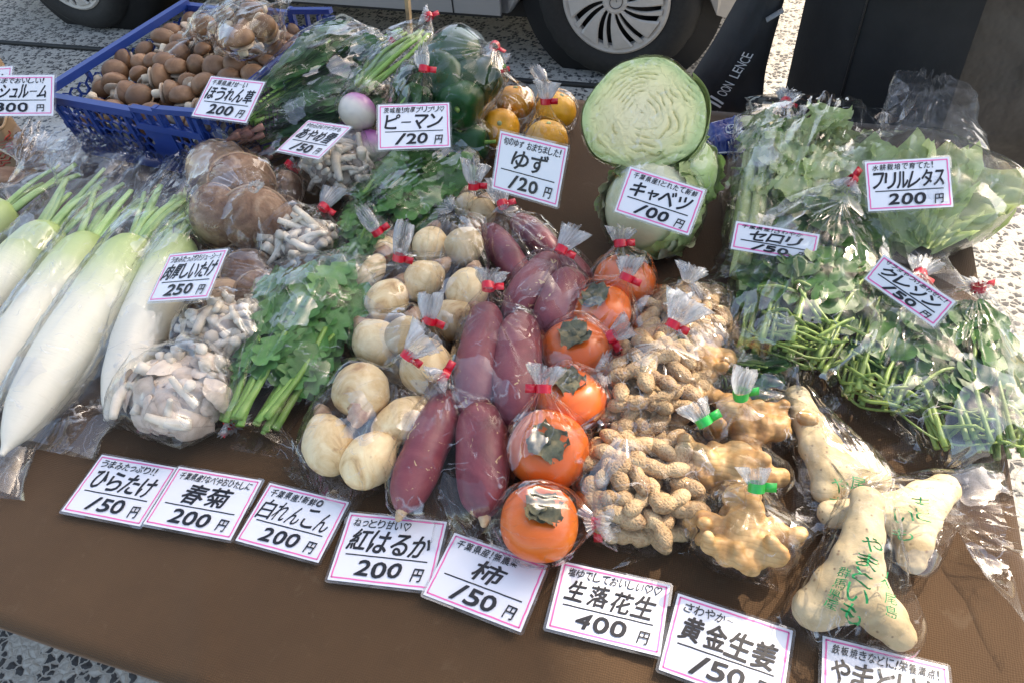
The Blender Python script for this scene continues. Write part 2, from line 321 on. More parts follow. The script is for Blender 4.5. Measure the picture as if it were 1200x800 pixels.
# ------------------------------------------------------------------ object helpers
def tag(o, label=None, cat=None, group=None, kind=None):
    if label: o['label'] = label
    if cat: o['category'] = cat
    if group: o['group'] = group
    if kind: o['kind'] = kind
    return o
def root(name, loc, label, cat, group=None):
    o = bpy.data.objects.new(name, None); COL.objects.link(o); o.location = Vector(loc); o.empty_display_size = .02
    return tag(o, label, cat, group)
def mesh(name, V, F, mat, smooth=True, uv=None):
    V = np.asarray(V, float); m = bpy.data.meshes.new(name)
    m.vertices.add(len(V)); m.vertices.foreach_set('co', V.ravel().astype(np.float32))
    ln = [len(f) for f in F]; st = np.concatenate([[0], np.cumsum(ln)[:-1]]) if len(F) else []
    m.loops.add(sum(ln)); m.loops.foreach_set('vertex_index', np.concatenate([np.asarray(f) for f in F]).astype(np.int32) if not isinstance(F, np.ndarray) else F.ravel().astype(np.int32))
    m.polygons.add(len(F)); m.polygons.foreach_set('loop_start', np.asarray(st, np.int32)); m.polygons.foreach_set('loop_total', np.asarray(ln, np.int32))
    if uv is not None:
        ul = m.uv_layers.new(name='UVMap'); idx = np.zeros(len(m.loops), np.int32); m.loops.foreach_get('vertex_index', idx)
        ul.data.foreach_set('uv', np.asarray(uv, np.float32)[idx].ravel())
    m.update(calc_edges=True); m.validate()
    m.polygons.foreach_set('use_smooth', [smooth] * len(m.polygons))
    if mat: m.materials.append(MT[mat] if isinstance(mat, str) else mat)
    return m
def obj(name, V, F, mat, parent=None, smooth=True, uv=None):
    """V in world metres; the object origin goes to the parent's, or to the piece's own base"""
    V = np.asarray(V, float)
    if parent is not None:
        base = np.array(parent.matrix_basis.translation); pp = parent.parent
        while pp is not None: base = base + np.array(pp.matrix_basis.translation); pp = pp.parent
        loc = (0, 0, 0)
    else:
        lo, hi = V.min(0), V.max(0); base = np.array([(lo[0] + hi[0]) / 2, (lo[1] + hi[1]) / 2, lo[2]]); loc = base
    o = bpy.data.objects.new(name, mesh(name, V - base, F, mat, smooth, uv)); COL.objects.link(o)
    o.location = Vector(loc)
    if parent is not None: o.parent = parent
    return o
def inst(name, me, Mw, parent):
    """a copy of a shared mesh placed at world matrix Mw under parent"""
    o = bpy.data.objects.new(name, me); COL.objects.link(o)
    if parent is not None:
        o.parent = parent; o.matrix_local = Matrix.Translation(-Vector(parent.location)) @ Mw
    else: o.matrix_world = Mw
    return o
def grid_faces(n, m, wrap=False):
    i = np.arange(n - 1)[:, None]; j = np.arange(m if wrap else m - 1)[None, :]; j2 = (j + 1) % m
    return np.stack([i * m + j + 0 * i, i * m + j2, (i + 1) * m + j2, (i + 1) * m + j + 0 * i], -1).reshape(-1, 4)
class B:                                     # a bin of shapes that become one mesh
    def __init__(s): s.V = []; s.F = []; s.n = 0
    def add(s, V, F):
        V = np.asarray(V, float); s.V.append(V); s.F += [tuple(int(k) + s.n for k in f) for f in F]; s.n += len(V); return s
    def box(s, c, sz, Mr=None):
        V = np.array([[x, y, z] for x in (-.5, .5) for y in (-.5, .5) for z in (-.5, .5)]) * np.array(sz)
        if Mr is not None: V = V @ np.asarray(Mr).T
        return s.add(V + np.array(c), [(0, 1, 3, 2), (4, 6, 7, 5), (0, 4, 5, 1), (2, 3, 7, 6), (0, 2, 6, 4), (1, 5, 7, 3)])
    def tube(s, path, rad, K=8, **kw): V, F = tube(path, rad, K, **kw); return s.add(V, F)
    def obj(s, name, mat, parent=None, smooth=True): return obj(name, np.concatenate(s.V), s.F, mat, parent, smooth)
def nrm(v): v = np.asarray(v, float); return v / (np.linalg.norm(v) + 1e-12)
def tube(path, rad, K=12, flat=1.0, amp=0, ns=30, seed=0, up=(0, 0, 1), capped=True):
    path = np.asarray(path, float); n = len(path); rad = np.full(n, rad) if np.isscalar(rad) else np.asarray(rad, float)
    T = np.gradient(path, axis=0); T /= np.linalg.norm(T, axis=1)[:, None] + 1e-12
    u = np.cross(T[0], up);
    if np.linalg.norm(u) < .1: u = np.cross(T[0], (1, 0, 0))
    V = []
    for i in range(n):
        u = nrm(u - T[i] * np.dot(u, T[i])); w = np.cross(u, T[i]); a = np.arange(K) * 2 * PI / K
        V.append(path[i] + rad[i] * (np.cos(a)[:, None] * u + flat * np.sin(a)[:, None] * w))
    V = np.array(V); C = path[:, None, :]
    if amp:
        q = fbm(V.reshape(-1, 3) * ns, seed).reshape(n, K, 1); V = C + (V - C) * (1 + amp * q)
    V = V.reshape(-1, 3); F = [tuple(f) for f in grid_faces(n, K, True)]
    if capped:
        V = np.vstack([V, path[0], path[-1]]); a, b = n * K, n * K + 1
        F += [(a, (j + 1) % K, j) for j in range(K)] + [(b, (n - 1) * K + j, (n - 1) * K + (j + 1) % K) for j in range(K)]
    return V, F
def curve(pts, n=12):
    pts = np.asarray(pts, float); t = np.linspace(0, len(pts) - 1, n); out = []
    for x in t:
        i = min(int(x), len(pts) - 2); f = x - i
        p0 = pts[max(i - 1, 0)]; p1 = pts[i]; p2 = pts[i + 1]; p3 = pts[min(i + 2, len(pts) - 1)]
        out.append(.5 * ((2 * p1) + (-p0 + p2) * f + (2 * p0 - 5 * p1 + 4 * p2 - p3) * f * f + (-p0 + 3 * p1 - 3 * p2 + p3) * f ** 3))
    return np.array(out)
def spindle(p0, p1, prof, K=24, n=26, bend=(0, 0, 0), amp=.05, ns=25, seed=0, flat=1.0):
    """a root-like body from p0 to p1 with radius profile [(t, r), ...]; uv.y = t"""
    p0, p1 = np.asarray(p0, float), np.asarray(p1, float); t = (1 - np.cos(np.linspace(0, PI, n))) / 2
    path = p0 + (p1 - p0) * t[:, None] + np.asarray(bend) * (4 * t * (1 - t))[:, None]
    r = np.interp(t, [a for a, b in prof], [b for a, b in prof])
    r = np.convolve(np.pad(r, 1, 'edge'), [.25, .5, .25], 'valid'); r[0] = min(r[0], prof[0][1] * 1.0); r[-1] = min(r[-1], prof[-1][1])
    V, F = tube(path, r, K, flat, amp, ns, seed)
    uv = np.concatenate([np.stack([np.tile(np.arange(K) / K, n), np.repeat(t, K)], 1), [[0, 0], [0, 1]]])
    return V, F, uv
def ellip(c, ax, K=20, n=14, amp=.05, ns=25, seed=0, Mr=None, power=1.0):
    """a lumpy ellipsoid; ax = three radii; Mr = 3x3 rotation"""
    ph = np.linspace(0, PI, n); V = []
    for p in ph:
        for k in range(K):
            a = k * 2 * PI / K; V.append((math.sin(p) ** power * math.cos(a) * ax[0], math.sin(p) ** power * math.sin(a) * ax[1], math.cos(p) * ax[2]))
    V = np.array(V); V = V * (1 + amp * fbm(V * ns + seed * 3.1, seed))[:, None]
    if Mr is not None: V = V @ np.asarray(Mr).T
    uv = np.stack([np.tile(np.arange(K) / K, n), np.repeat(ph / PI, K)], 1)
    return V + np.asarray(c), [tuple(f) for f in grid_faces(n, K, True)], uv
def rotz(a): return np.array([[math.cos(a), -math.sin(a), 0], [math.sin(a), math.cos(a), 0], [0, 0, 1]])
def frame(z, x=(1, 0, 0)):
    """3x3 with third column along z"""
    z = nrm(z); x = np.asarray(x, float); x = nrm(x - z * np.dot(x, z)) if abs(np.dot(nrm(x), z)) < .98 else nrm(np.cross(z, (0, 1, .3)))
    y = np.cross(z, x); return np.stack([x, y, z], 1)
def m4(Mr, t, s=1.0):
    m = Matrix([[Mr[i][j] * s for j in range(3)] + [t[i]] for i in range(3)] + [[0, 0, 0, 1]]); return m

# ------------------------------------------------------------------ ground
def ground():
    xs = np.concatenate([[-150, -40, -12], np.linspace(-6, 4, 41), [12, 40, 150]]); ys = np.concatenate([[-150, -40, -8], np.linspace(-2, 6, 33), [14, 40, 150]])
    X, Y = np.meshgrid(xs, ys); V = np.stack([X.ravel(), Y.ravel(), 0 * X.ravel()], 1)
    near = (np.abs(X.ravel()) < 6) & (np.abs(Y.ravel()) < 7); V[near, 2] += .002 * fbm(V[near] * 1.3, 3)
    o = obj('ground', V, grid_faces(len(ys), len(xs)), 'ground'); tag(o, 'pale paving with dark exposed stone chips', None, None, 'structure')
    del o['label']
    b = B()
    path = curve([(-6, 2.51, .009), (-3.4, 2.52, .009), (-1, 2.525, .009), (1, 2.53, .009), (4, 2.53, .009)], 30); b.tube(path, .010, 8)
    tag(b.obj('cable', 'joint'), 'black cable lying straight across the speckled paving behind the table', 'cable')
ground()

# ------------------------------------------------------------------ table and cloth
X0, X1, Y0, Y1 = -1.85, .323, .112, 1.215
def table():
    t = root('market_table', ((X0 + X1) / 2, (Y0 + Y1) / 2, 0), 'folding table hidden under the brown cloth that carries all the vegetables', 'table')
    for (xa, xb, yb) in ((-1.165, X1 - .015, Y1 - .015), (X0 + .015, -1.17, .875)):
        B().box(((xa + xb) / 2, (Y0 + .015 + yb) / 2, TZ - .025), (xb - xa, yb - Y0 - .015, .03)).obj('table_top', 'tabletop', t, False)
    for x in (X0 + .1, X1 - .1):
        for y in (Y0 + .1, .84 if x < -1.2 else Y1 - .1): B().tube([(x, y, 0), (x, y, TZ - .04)], .015, 10).obj('leg', 'metal', t)
    nx, ny = 160, 90
    x = np.linspace(-.06, 1.06, nx); y = np.linspace(-.12, 1.12, ny); G = []
    for j in range(ny):
        for i in range(nx):
            u, v = x[i], y[j]; px = X0 + (X1 - X0) * min(max(u, 0), 1); yb = .885 + (Y1 - .885) * min(1, max(0, (px + 1.20) / .03)); py = Y0 + (yb - Y0) * min(max(v, 0), 1)
            ou = max(-u, 0, u - 1) / .06; ov = max(-v, 0, v - 1) / .12; dz = max(ou, ov)
            sx = -1 if u < 0 else (1 if u > 1 else 0); sy = -1 if v < 0 else (1 if v > 1 else 0)
            off = .004 * min(1, dz * 6) + dz * ((.012 + .012 * math.sin((px + py) * 38)) if sy >= 0 else -.14 + .008 * math.sin(px * 30))
            G.append((px + sx * off * (ou > 0), py + sy * off * (ov > 0), TZ - dz * .42 - (.002 if dz > 0 else 0)))
    G = np.array(G); top = G[:, 2] >= TZ - .0001
    f = .0009 * fbm(G * 9, 4) + .0018 * np.clip(ridge(G[:, [0, 1, 2]] * np.array([1.2, 3.6, 1]), 9, 2) - 1.0, 0, 1)
    # two long soft folds running to the front edge
    for (ax, ay, bx, by) in ((-.22, .42, .10, .10), (-.30, .45, -.06, .10), (-1.1, .5, -.75, .10), (-.55, .36, -.38, .10), (.02, .24, .18, .10), (.30, .50, .12, .30)):
        d = np.array([bx - ax, by - ay]); L = np.linalg.norm(d); d /= L; q = G[:, :2] - np.array([ax, ay]); s = q @ d; e = q @ np.array([-d[1], d[0]])
        f += .0065 * np.exp(-(e / .010) ** 2) * np.clip(s / L, 0, 1) * (s < L + .2)
    G[top, 2] += f[top] - .003
    o = obj('tablecloth', G, grid_faces(ny, nx), 'cloth'); tag(o, 'plain brown woven tablecloth spread under all the produce', 'tablecloth')
table()

# ------------------------------------------------------------------ the bag builder
TAPE = {'red': 'red', 'green': 'green'}
BAGN = [0]
def bag(label, pts, neck=None, tuft=None, tape='red', seam=.02, infl=.003, end=None, mat='film', group=None, wr=.0022, seamw=.9, tuftr=.016, cat='plastic bag', tabside=1, over=0, endw=1.05):
    """clear film drawn round the points of its contents; neck = tied point, tuft = tip of the gathered end; end = loose open end instead of a neck"""
    BAGN[0] += 1; sd = BAGN[0] * 7; rs = np.random.RandomState(sd)
    pts = np.concatenate(pts) if isinstance(pts, list) else pts
    c0 = (pts.min(0) + pts.max(0)) / 2; tgt = np.asarray(neck if neck is not None else end, float)
    a = nrm(tgt - c0); w = np.array([0, 0, 1.]) - a * a[2]
    w = nrm(w) if np.linalg.norm(w) > .2 else nrm(-fw - a * np.dot(-fw, a)); u = np.cross(a, w)
    L = pts - c0; s = L @ a; xy = np.stack([L @ u, L @ w], 1)
    K, M0 = 96, 20; th = np.arange(K) * 2 * PI / K; D = np.stack([np.cos(th), np.sin(th)], 1); PR = xy @ D.T
    s0, s1 = s.min(), s.max(); st = np.linspace(s0, s1, M0); ds = (s1 - s0) / (M0 - 1)
    H = np.zeros((M0, K))
    for i in range(M0):
        k = np.abs(s - st[i]) <= 1.3 * ds
        H[i] = PR[k].max(0) if k.any() else (H[i - 1] if i else 0)
    E = H.copy()
    for i in range(M0):
        for j in range(i + 2, M0):
            f = (np.arange(i + 1, j) - i)[:, None] / (j - i); E[i + 1:j] = np.maximum(E[i + 1:j], H[i] * (1 - f) + H[j] * f)
    H = .68 * E + .32 * H + infl
    for _ in range(2): H[1:-1] = .25 * H[:-2] + .5 * H[1:-1] + .25 * H[2:]
    W = .5 * (E[:, 0].max() + E[:, K // 2].max()) * seamw; cxo = .5 * (E[:, 0].max() - E[:, K // 2].max())
    zc = (TZ + .004 + over - (c0 + a * (s0 - seam))[2]) / max(w[2], .3); zc = np.clip(zc, -.08, .0) if abs(a[2]) < .6 else 0
    hs = np.sqrt((W * D[:, 0]) ** 2 + (.0015 * D[:, 1]) ** 2) + cxo * D[:, 0] + zc * D[:, 1]
    ss = [s0 - seam]; HH = [hs]
    if seam > .012: ss.append(s0 - seam * .45); HH.append(.55 * hs + .45 * H[0] * .9)
    ss += list(st[1:-1]); HH += list(H[1:-1])
    send = (tgt - c0) @ a; send = max(send, s1 + .008)
    nn = 9
    for q in np.linspace(.12, 1, nn):
        if neck is not None: h = .0055 + (H[-2] - .0055) * (1 - q) ** 1.25
        else:
            he = np.sqrt((W * endw * D[:, 0]) ** 2 + (.010 * D[:, 1]) ** 2) + cxo * D[:, 0]; h = H[-2] * (1 - q) + he * q
        ss.append(s1 - ds + (send - s1 + ds) * q); HH.append(h)
    ss = np.array(ss); HH = np.array(HH)
    ca = np.cos(th[:, None] - th[None, :]); ok = ca > .25
    RR = np.array([np.min(np.where(ok, np.maximum(h, .0012)[None, :] / np.where(ok, ca, 1), 9), 1) for h in HH])
    N = 64; sn = np.linspace(ss[0], ss[-1], N); RN = np.array([np.interp(sn, ss, RR[:, k]) for k in range(K)]).T
    q = np.clip((sn - s1 + .25 * (s1 - s0)) / max(send - s1 + .25 * (s1 - s0), 1e-4), 0, 1)[:, None]
    nf = 11 + rs.randint(5)
    ph = vnoise(np.stack([np.repeat(sn * 18, K), np.tile(np.cos(th) * 1.5, N), np.tile(np.sin(th) * 1.5, N)], 1), sd).reshape(N, K)
    if neck is not None: RN = RN * (1 + q ** 1.5 * .20 * np.sin(nf * th[None, :] + ph * 2.4) + q * .09 * np.sin(23 * th[None, :] + ph * 3))
    lo = np.stack([np.repeat(sn, K) * 22, np.tile(np.cos(th) * 4.5, N), np.tile(np.sin(th) * 4.5, N)], 1)
    rg = ridge(lo, sd + 3, 3).reshape(N, K); RN = RN + wr * rg * np.clip(RN / .02, 0, 1)
    if neck is None: RN *= 1 + .12 * q ** 2 * ridge(lo * np.array([.3, 1.2, 1.2]), sd + 9, 2).reshape(N, K)
    V = c0 + a * sn[:, None, None] + RN[..., None] * (np.cos(th)[None, :, None] * u + np.sin(th)[None, :, None] * w)
    if neck is None:      # let the loose end ripple and lie down
        V[..., 2] += (q ** 2 * .012 * vnoise(np.stack([np.repeat(sn * 40, K), np.tile(np.cos(th) * 5, N), np.tile(np.sin(th) * 2, N)], 1), sd + 5).reshape(N, K))
    V = V.reshape(-1, 3); V[:, 2] = np.maximum(V[:, 2], TZ + .0022 + over + .0012 * rs.rand(len(V)))
    F = [tuple(f) for f in grid_faces(N, K, True)]
    base = np.array([c0[0], c0[1], TZ + over])
    r = root('plastic_bag', base, label, cat, group)
    fo = obj('film', V, F, mat, r)
    if neck is not None:
        nk = c0 + a * send; td = nrm(np.asarray(tuft) - nk) if tuft is not None else a
        tl = np.linalg.norm(np.asarray(tuft) - nk) if tuft is not None else .045
        uu = nrm(np.cross(td, w) if np.linalg.norm(np.cross(td, w)) > .2 else u); ww = np.cross(uu, td)
        n2 = 12; K2 = 64; t2 = np.linspace(0, 1, n2); th2 = np.arange(K2) * 2 * PI / K2; VV = []
        for i, t_ in enumerate(t2):
            rr = .0055 + (tuftr - .0055) * t_ ** .8; fl = 1 - .55 * t_
            ple = 1 + (.15 + .3 * t_) * np.sin((nf + 2) * th2 + 2 * t_ + sd) * 1 + .12 * t_ * np.sin(29 * th2)
            jag = (.12 * t_ * tl) * vnoise(np.stack([np.cos(th2) * 3, np.sin(th2) * 3, th2 * 0], 1), sd + 8) if t_ > .6 else 0 * th2
            VV.append(nk + td * (tl * t_ + jag)[:, None] + (rr * ple)[:, None] * (np.cos(th2)[:, None] * uu + fl * np.sin(th2)[:, None] * ww))
        VV = np.concatenate(VV); VV[:, 2] = np.maximum(VV[:, 2], TZ + .003)
        obj('gathered_end', VV, grid_faces(n2, K2, True), 'tuft', r)
        if tape:
            b = B(); ax = nrm(a + td); p = [nk + ax * (k - 1.5) * .003 for k in range(4)]
            V_, F_ = tube(p, .0078, 18, amp=.08, ns=200, seed=sd, capped=False); b.add(V_, F_)
            side = nrm(np.cross(ax, -fw)) * tabside; fm = np.stack([side, ax, np.cross(side, ax)], 1)
            b.box(nk + side * .0125, (.013, .0088, .0012), fm)
            b.obj('tape', TAPE[tape], r)
    return r, V, fo

# ------------------------------------------------------------------ lettering
GL = {}
def glyph(ch):
    key = ch
    if key in GL: return GL[key]
    cu = bpy.data.curves.new('g', 'FONT'); cu.body = ch; cu.resolution_u = 3
    o = bpy.data.objects.new('g', cu); COL.objects.link(o); dg = bpy.context.evaluated_depsgraph_get(); dg.update()
    m = bpy.data.meshes.new_from_object(o.evaluated_get(dg), depsgraph=dg)
    V = np.array([v.co[:2] for v in m.vertices]) if len(m.vertices) else np.zeros((0, 2)); F = [tuple(p.vertices) for p in m.polygons]
    bpy.data.objects.remove(o); bpy.data.curves.remove(cu); bpy.data.meshes.remove(m)
    if len(V):
        lo, hi = V.min(0), V.max(0)
    else: lo, hi = np.zeros(2), np.ones(2)
    GL[key] = (V, F, lo, hi); return GL[key]
def line_text(txt, box, bold=.03, seed=0, slant=.12, vertical=False, wob=.035):
    """hand-written line of glyphs filling box (x0,y0,x1,y1); returns 2-D verts and faces"""
    rs = np.random.RandomState(seed); x0, y0, x1, y1 = box; Vs = []; Fs = []; n = 0
    small = 'ぁぃぅぇぉっゃゅょァィゥェォッャュョー・、!！''。〜~'
    wts = [(.45 if c in '!！' else (.55 if c.isascii() else (.78 if c in small else 1.0))) for c in txt]; tot = sum(wts); pos = 0
    for c, wt in zip(txt, wts):
        V, F, lo, hi = glyph(c)
        if c == '1': V = np.array([(.0, 0), (.10, 0), (.42, .7), (.32, .7)]); F = [(0, 1, 2, 3)]; lo, hi = V.min(0), V.max(0)
        if vertical: bx = (x0, y1 - (pos + wt) / tot * (y1 - y0), x1, y1 - pos / tot * (y1 - y0))
        else: bx = (x0 + pos / tot * (x1 - x0), y0, x0 + (pos + wt) / tot * (x1 - x0), y1)
        pos += wt
        if not len(V): continue
        cw, chh = bx[2] - bx[0], bx[3] - bx[1]
        if c in '-ー〜~一': sx = cw * .8 / (hi[0] - lo[0]); sy = sx
        elif c in small and not c in '!！': sx = cw * .85 / (hi[0] - lo[0]); sy = chh * .66 / (hi[1] - lo[1])
        else: sy = chh * .94 / max(hi[1] - lo[1], .35); sx = min(cw * .86 / max(hi[0] - lo[0], .25), sy * 1.7)
        q = (V - (lo + hi) / 2) * np.array([sx, sy]); a = rs.uniform(-.07, .07); q = q @ np.array([[math.cos(a), math.sin(a)], [-math.sin(a), math.cos(a)]])
        q[:, 0] += q[:, 1] * (slant + rs.uniform(-.05, .05)); s = rs.uniform(.92, 1.05); q *= s
        size = min(cw, chh)
        p3 = np.concatenate([q / size * 2.2 + seed * 1.7 + pos, np.zeros((len(q), 1))], 1); q = q + wob * size * np.stack([vnoise(p3, 1), vnoise(p3, 2)], 1)
        q += np.array([(bx[0] + bx[2]) / 2, (bx[1] + bx[3]) / 2 + rs.uniform(-.04, .04) * chh - (.12 * chh if c in small and c not in '!！ー〜~' else 0)])
        Vs.append(q); Fs += [tuple(i + n for i in f) for f in F]; n += len(q)
    if not Vs: return np.zeros((0, 2)), []
    return np.concatenate(Vs), Fs
def embolden(V3, F, d, ux, uy, n):
    """marker weight: the same strokes laid down again a little to each side"""
    k = 7; out = [V3]; fs = list(F); m = len(V3)
    for i in range(k):
        a = i * 2 * PI / k; out.append(V3 + ux * (math.cos(a) * d) + uy * (math.sin(a) * d) + n * (.00002 * (i + 1))); fs += [tuple(q + m * (i + 1) for q in f) for f in F]
    return np.concatenate(out), fs
def strip2(pts, w):
    pts = np.asarray(pts, float); T = np.gradient(pts, axis=0); T /= np.linalg.norm(T, axis=1)[:, None]; N = np.stack([-T[:, 1], T[:, 0]], 1) * w / 2
    n = len(pts); V = np.concatenate([pts + N, pts - N]); return V, [(i, i + 1, n + i + 1, n + i) for i in range(n - 1)]

CW, CHT = .105, .074
def solve_card(c, w=CW, h=CHT, z0=None):
    """where a w x h card stands whose top-left, top-right and bottom-left corners lie on three sight lines"""
    D = [nrm(fw + cx * ((x - 600) / FPX) + cy * ((y - 400) / FPX)) for x, y in c]; O = np.array([0, 0, CH])
    def f(k):
        p = [O + D[i] * k[i] for i in range(3)]; a, b = p[1] - p[0], p[2] - p[0]
        return np.array([np.linalg.norm(a) - w, np.linalg.norm(b) - h, a @ b / w])
    k = np.array([(CH - TZ - (z0[i] if z0 else .08)) / -D[i][2] for i in range(3)]); e = f(k); lam = 1e-3
    for it in range(120):
        J = np.array([(f(k + np.eye(3)[i] * 1e-6) - e) / 1e-6 for i in range(3)]).T
        dk = np.linalg.solve(J.T @ J + lam * np.eye(3), -J.T @ e); e2 = f(k + dk)
        if e2 @ e2 < e @ e: k = k + dk; e = e2; lam = max(lam * .4, 1e-9)
        else: lam *= 4
    return [O + D[i] * k[i] for i in range(3)], e @ e
def card(title, sub, price, c, label, z0=None, flatz=None, w=CW, h=CHT, bold=.022, yen=True):
    if flatz is not None:
        p = [P(x, y, flatz[i] if isinstance(flatz, tuple) else flatz) for i, (x, y) in enumerate(c)]
    else:
        p, err = solve_card(c, w, h, z0)
    o0, a, b = p[0], nrm(p[1] - p[0]), p[2] - p[0]; n = nrm(np.cross(b, a)); b = nrm(b - a * np.dot(a, b))
    if n[2] < 0: n = -n
    w = np.linalg.norm(p[1] - p[0]); h = np.linalg.norm(p[2] - p[0]); sd = sum(ord(k) for k in title)
    print('CARD', title, np.round([q[2] - TZ for q in p], 3), 'w', round(w, 3), 'h', round(h, 3))
    def W3(q, lift): q = np.asarray(q, float); return o0 + a * (q[:, :1] * w) + b * ((1 - q[:, 1:2]) * h) + n * lift
    ctr = W3([(.5, .5)], 0)[0]
    r = root('price_card', (ctr[0], ctr[1], ctr[2]), label, 'price card', 'handwritten price cards')
    def rrect(x0, y0, x1, y1, rad, k=4):
        out = []
        for (cxx, cyy, a0) in ((x1 - rad, y1 - rad * w / h, 0), (x0 + rad, y1 - rad * w / h, PI / 2), (x0 + rad, y0 + rad * w / h, PI), (x1 - rad, y0 + rad * w / h, 1.5 * PI)):
            for j in range(k + 1): an = a0 + j / k * PI / 2; out.append((cxx + rad * math.cos(an), cyy + rad * w / h * math.sin(an)))
        return out
    def slab(outl, z0_, z1_, name, mat):
        q = np.array(outl); m = len(q); V = np.concatenate([W3(q, z0_), W3(q, z1_)])
        F = [tuple(range(m, 2 * m)), tuple(reversed(range(m)))] + [(i, (i + 1) % m, m + (i + 1) % m, m + i) for i in range(m)]
        return obj(name, V, F, mat, r, False)
    slab(rrect(-.02, -.028, 1.02, 1.028, .03), .0006, .0010, 'laminate', 'lam')
    slab(rrect(.006, .008, .994, .992, .005), .0011, .0017, 'paper', 'card')
    b2 = B(); ins = .035; iy = ins * w / h; q = [(ins, iy), (1 - ins, iy), (1 - ins, 1 - iy), (ins, 1 - iy)]; rs = np.random.RandomState(sd)
    for k in range(4):
        A, Bq = np.array(q[k]), np.array(q[(k + 1) % 4]); t = np.linspace(-.003, 1.003, 12)[:, None]; pp = A + (Bq - A) * t; pp[1:-1] += rs.uniform(-.0025, .0025, (10, 2))
        V, F = strip2(pp * np.array([w, h]), .0016); b2.add(W3(V / np.array([w, h]), .00195), F)
    b2.obj('pink_border', 'pink', r, False)
    b3 = B(); k_ = len(title)
    tw = min(.86, .19 * k_ + (.16 if k_ < 3 else .05)); x0 = .5 - tw / 2
    for i, (tx, bx, bd) in enumerate(((title, (x0, .43, x0 + tw, .76), bold * .022), (sub, (.08, .79, .08 + min(.85, .072 * len(sub) + .08), .92), .00010), (price, (.24, .10, .24 + .15 * len(price), .33), .00058), ('円', (.78, .09, .89, .28), .00022))):
        if not tx or (i == 3 and not yen): continue
        V, F = line_text(tx, bx, 0, sd + i, .10 if i else .14)
        if len(V): b3.add(*embolden(W3(V, .00215 + .0002 * i), F, bd, a, b, n))
    V, F = strip2(np.stack([np.linspace(.10, .90, 14), .385 + rs.uniform(-.002, .002, 14)], 1) * np.array([w, h]), .0013); b3.add(W3(V / np.array([w, h]), .00212), F)
    b3.obj('handwriting', 'ink', r, False)
    return r

# ------------------------------------------------------------------ protos shared by copies
def vof(me):
    a = np.zeros(len(me.vertices) * 3, np.float32); me.vertices.foreach_get('co', a); return a.reshape(-1, 3).astype(float)
PV = {}
def proto(name, V, F, mat, uv=None):
    me = mesh(name, V, F, mat, True, uv); PV[me.name] = vof(me); return me
def put(name, me, Mw, par, acc=None):
    o = inst(name, me, Mw, par)
    if acc is not None:
        v = PV[me.name][::3]; A = np.array(Mw); acc.append(v @ A[:3, :3].T + A[:3, 3])
    return o
def leafproto(name, mat, L, W, shape, cup=.15, curl=.3, ruf=0, n=14, m=5, seed=0, lobes=0, fold=.15):
    V = []; t = np.linspace(0, 1, n)
    for i, a in enumerate(t):
        w = np.interp(a, *shape) * W / 2
        if lobes: w *= .42 + .58 * abs(math.sin((a * lobes + .15) * PI)) ** .8
        for j in range(m):
            x = (j / (m - 1) * 2 - 1); back = -.35 * abs(x) * w * (1 if lobes else 0)
            z = cup * w * x * x + fold * w * abs(x) - curl * L * a * a * .5 + ruf * W * abs(x) ** 2 * float(fbm(np.array([[a * 9 + seed, x * 2, seed * 1.3]]), seed, 2)[0])
            V.append((x * w, a * L + back, z))
    return proto(name, np.array(V), grid_faces(n, m), mat)
def leafM(pos, d, n, s=1.0):
    y = nrm(d); z = nrm(np.asarray(n, float) - y * np.dot(n, y)); x = np.cross(y, z); return m4(np.stack([x, y, z], 1), pos, s)
SH_OV = ([0, .15, .4, .7, .9, 1], [.12, .6, 1, .85, .5, .04]); SH_RD = ([0, .06, .25, .5, .8, .95, 1], [.08, .12, .75, 1, .85, .45, .05])
SH_FAN = ([0, .2, .5, .8, 1], [.18, .45, .8, 1, .75]); SH_STRAP = ([0, .3, .6, .85, 1], [.25, .35, .8, .8, .1])

def bundle(name, label, cat, p0, p1, wid, hgt, leaves, nleaf, nstem, smat, t0=.3, t1=1.0, ls=(.8, 1.2), spread=.5, stemr=.003, group=None, seed=0, lift=0.0, stemend=.85, w0=.35, leafname='leaf', stemname='stalk', flatn=.45):
    rs = np.random.RandomState(seed + 11); p0, p1 = np.asarray(p0, float), np.asarray(p1, float); a = p1 - p0; L = np.linalg.norm(a); ad = a / L
    side = nrm(np.cross(ad, (0, 0, 1))); up = np.cross(side, ad); r = root(name, (p0[0], p0[1], p0[2]), label, cat, group); acc = []
    def pos(t, u, h): return p0 + ad * (L * t) + side * (u * wid / 2 * (w0 + (1 - w0) * min(1, t * 1.6))) + up * (h * hgt * (1 - .55 * u * u))
    for k in range(nstem):
        u = rs.uniform(-1, 1); h = rs.uniform(0, .9); te = rs.uniform(.5, 1) * stemend; sr = stemr * rs.uniform(.7, 1.3)
        pp = curve([pos(rs.uniform(-.02, .03), u, h), pos(te * .5, u * 1.05 + rs.uniform(-.12, .12), h + rs.uniform(-.1, .2)), pos(te, np.clip(u * 1.1 + rs.uniform(-.3, .3), -1, 1), h + rs.uniform(-.1, .3))], 10)
        V, F = tube(pp, np.linspace(sr * 1.2, sr * .7, 10), 7, .75, .08, 200, seed + k); obj(stemname, V, F, smat, r); acc.append(V)
    for k in range(nleaf):
        t = t0 + (t1 - t0) * (k + rs.rand()) / nleaf; u = rs.uniform(-1, 1); h = rs.uniform(.15, 1)
        d = ad + side * (u * spread + rs.uniform(-.35, .35)) + up * rs.uniform(-.15, .25); n = up + side * (u * flatn + rs.uniform(-.4, .4)) + ad * rs.uniform(-.3, .3)
        me = leaves[rs.randint(len(leaves))]; s = rs.uniform(*ls); q = pos(t, u, h)
        put(leafname, me, leafM(q - nrm(d) * .015, d, n, s), r, acc)
    A = np.concatenate(acc); return r, A
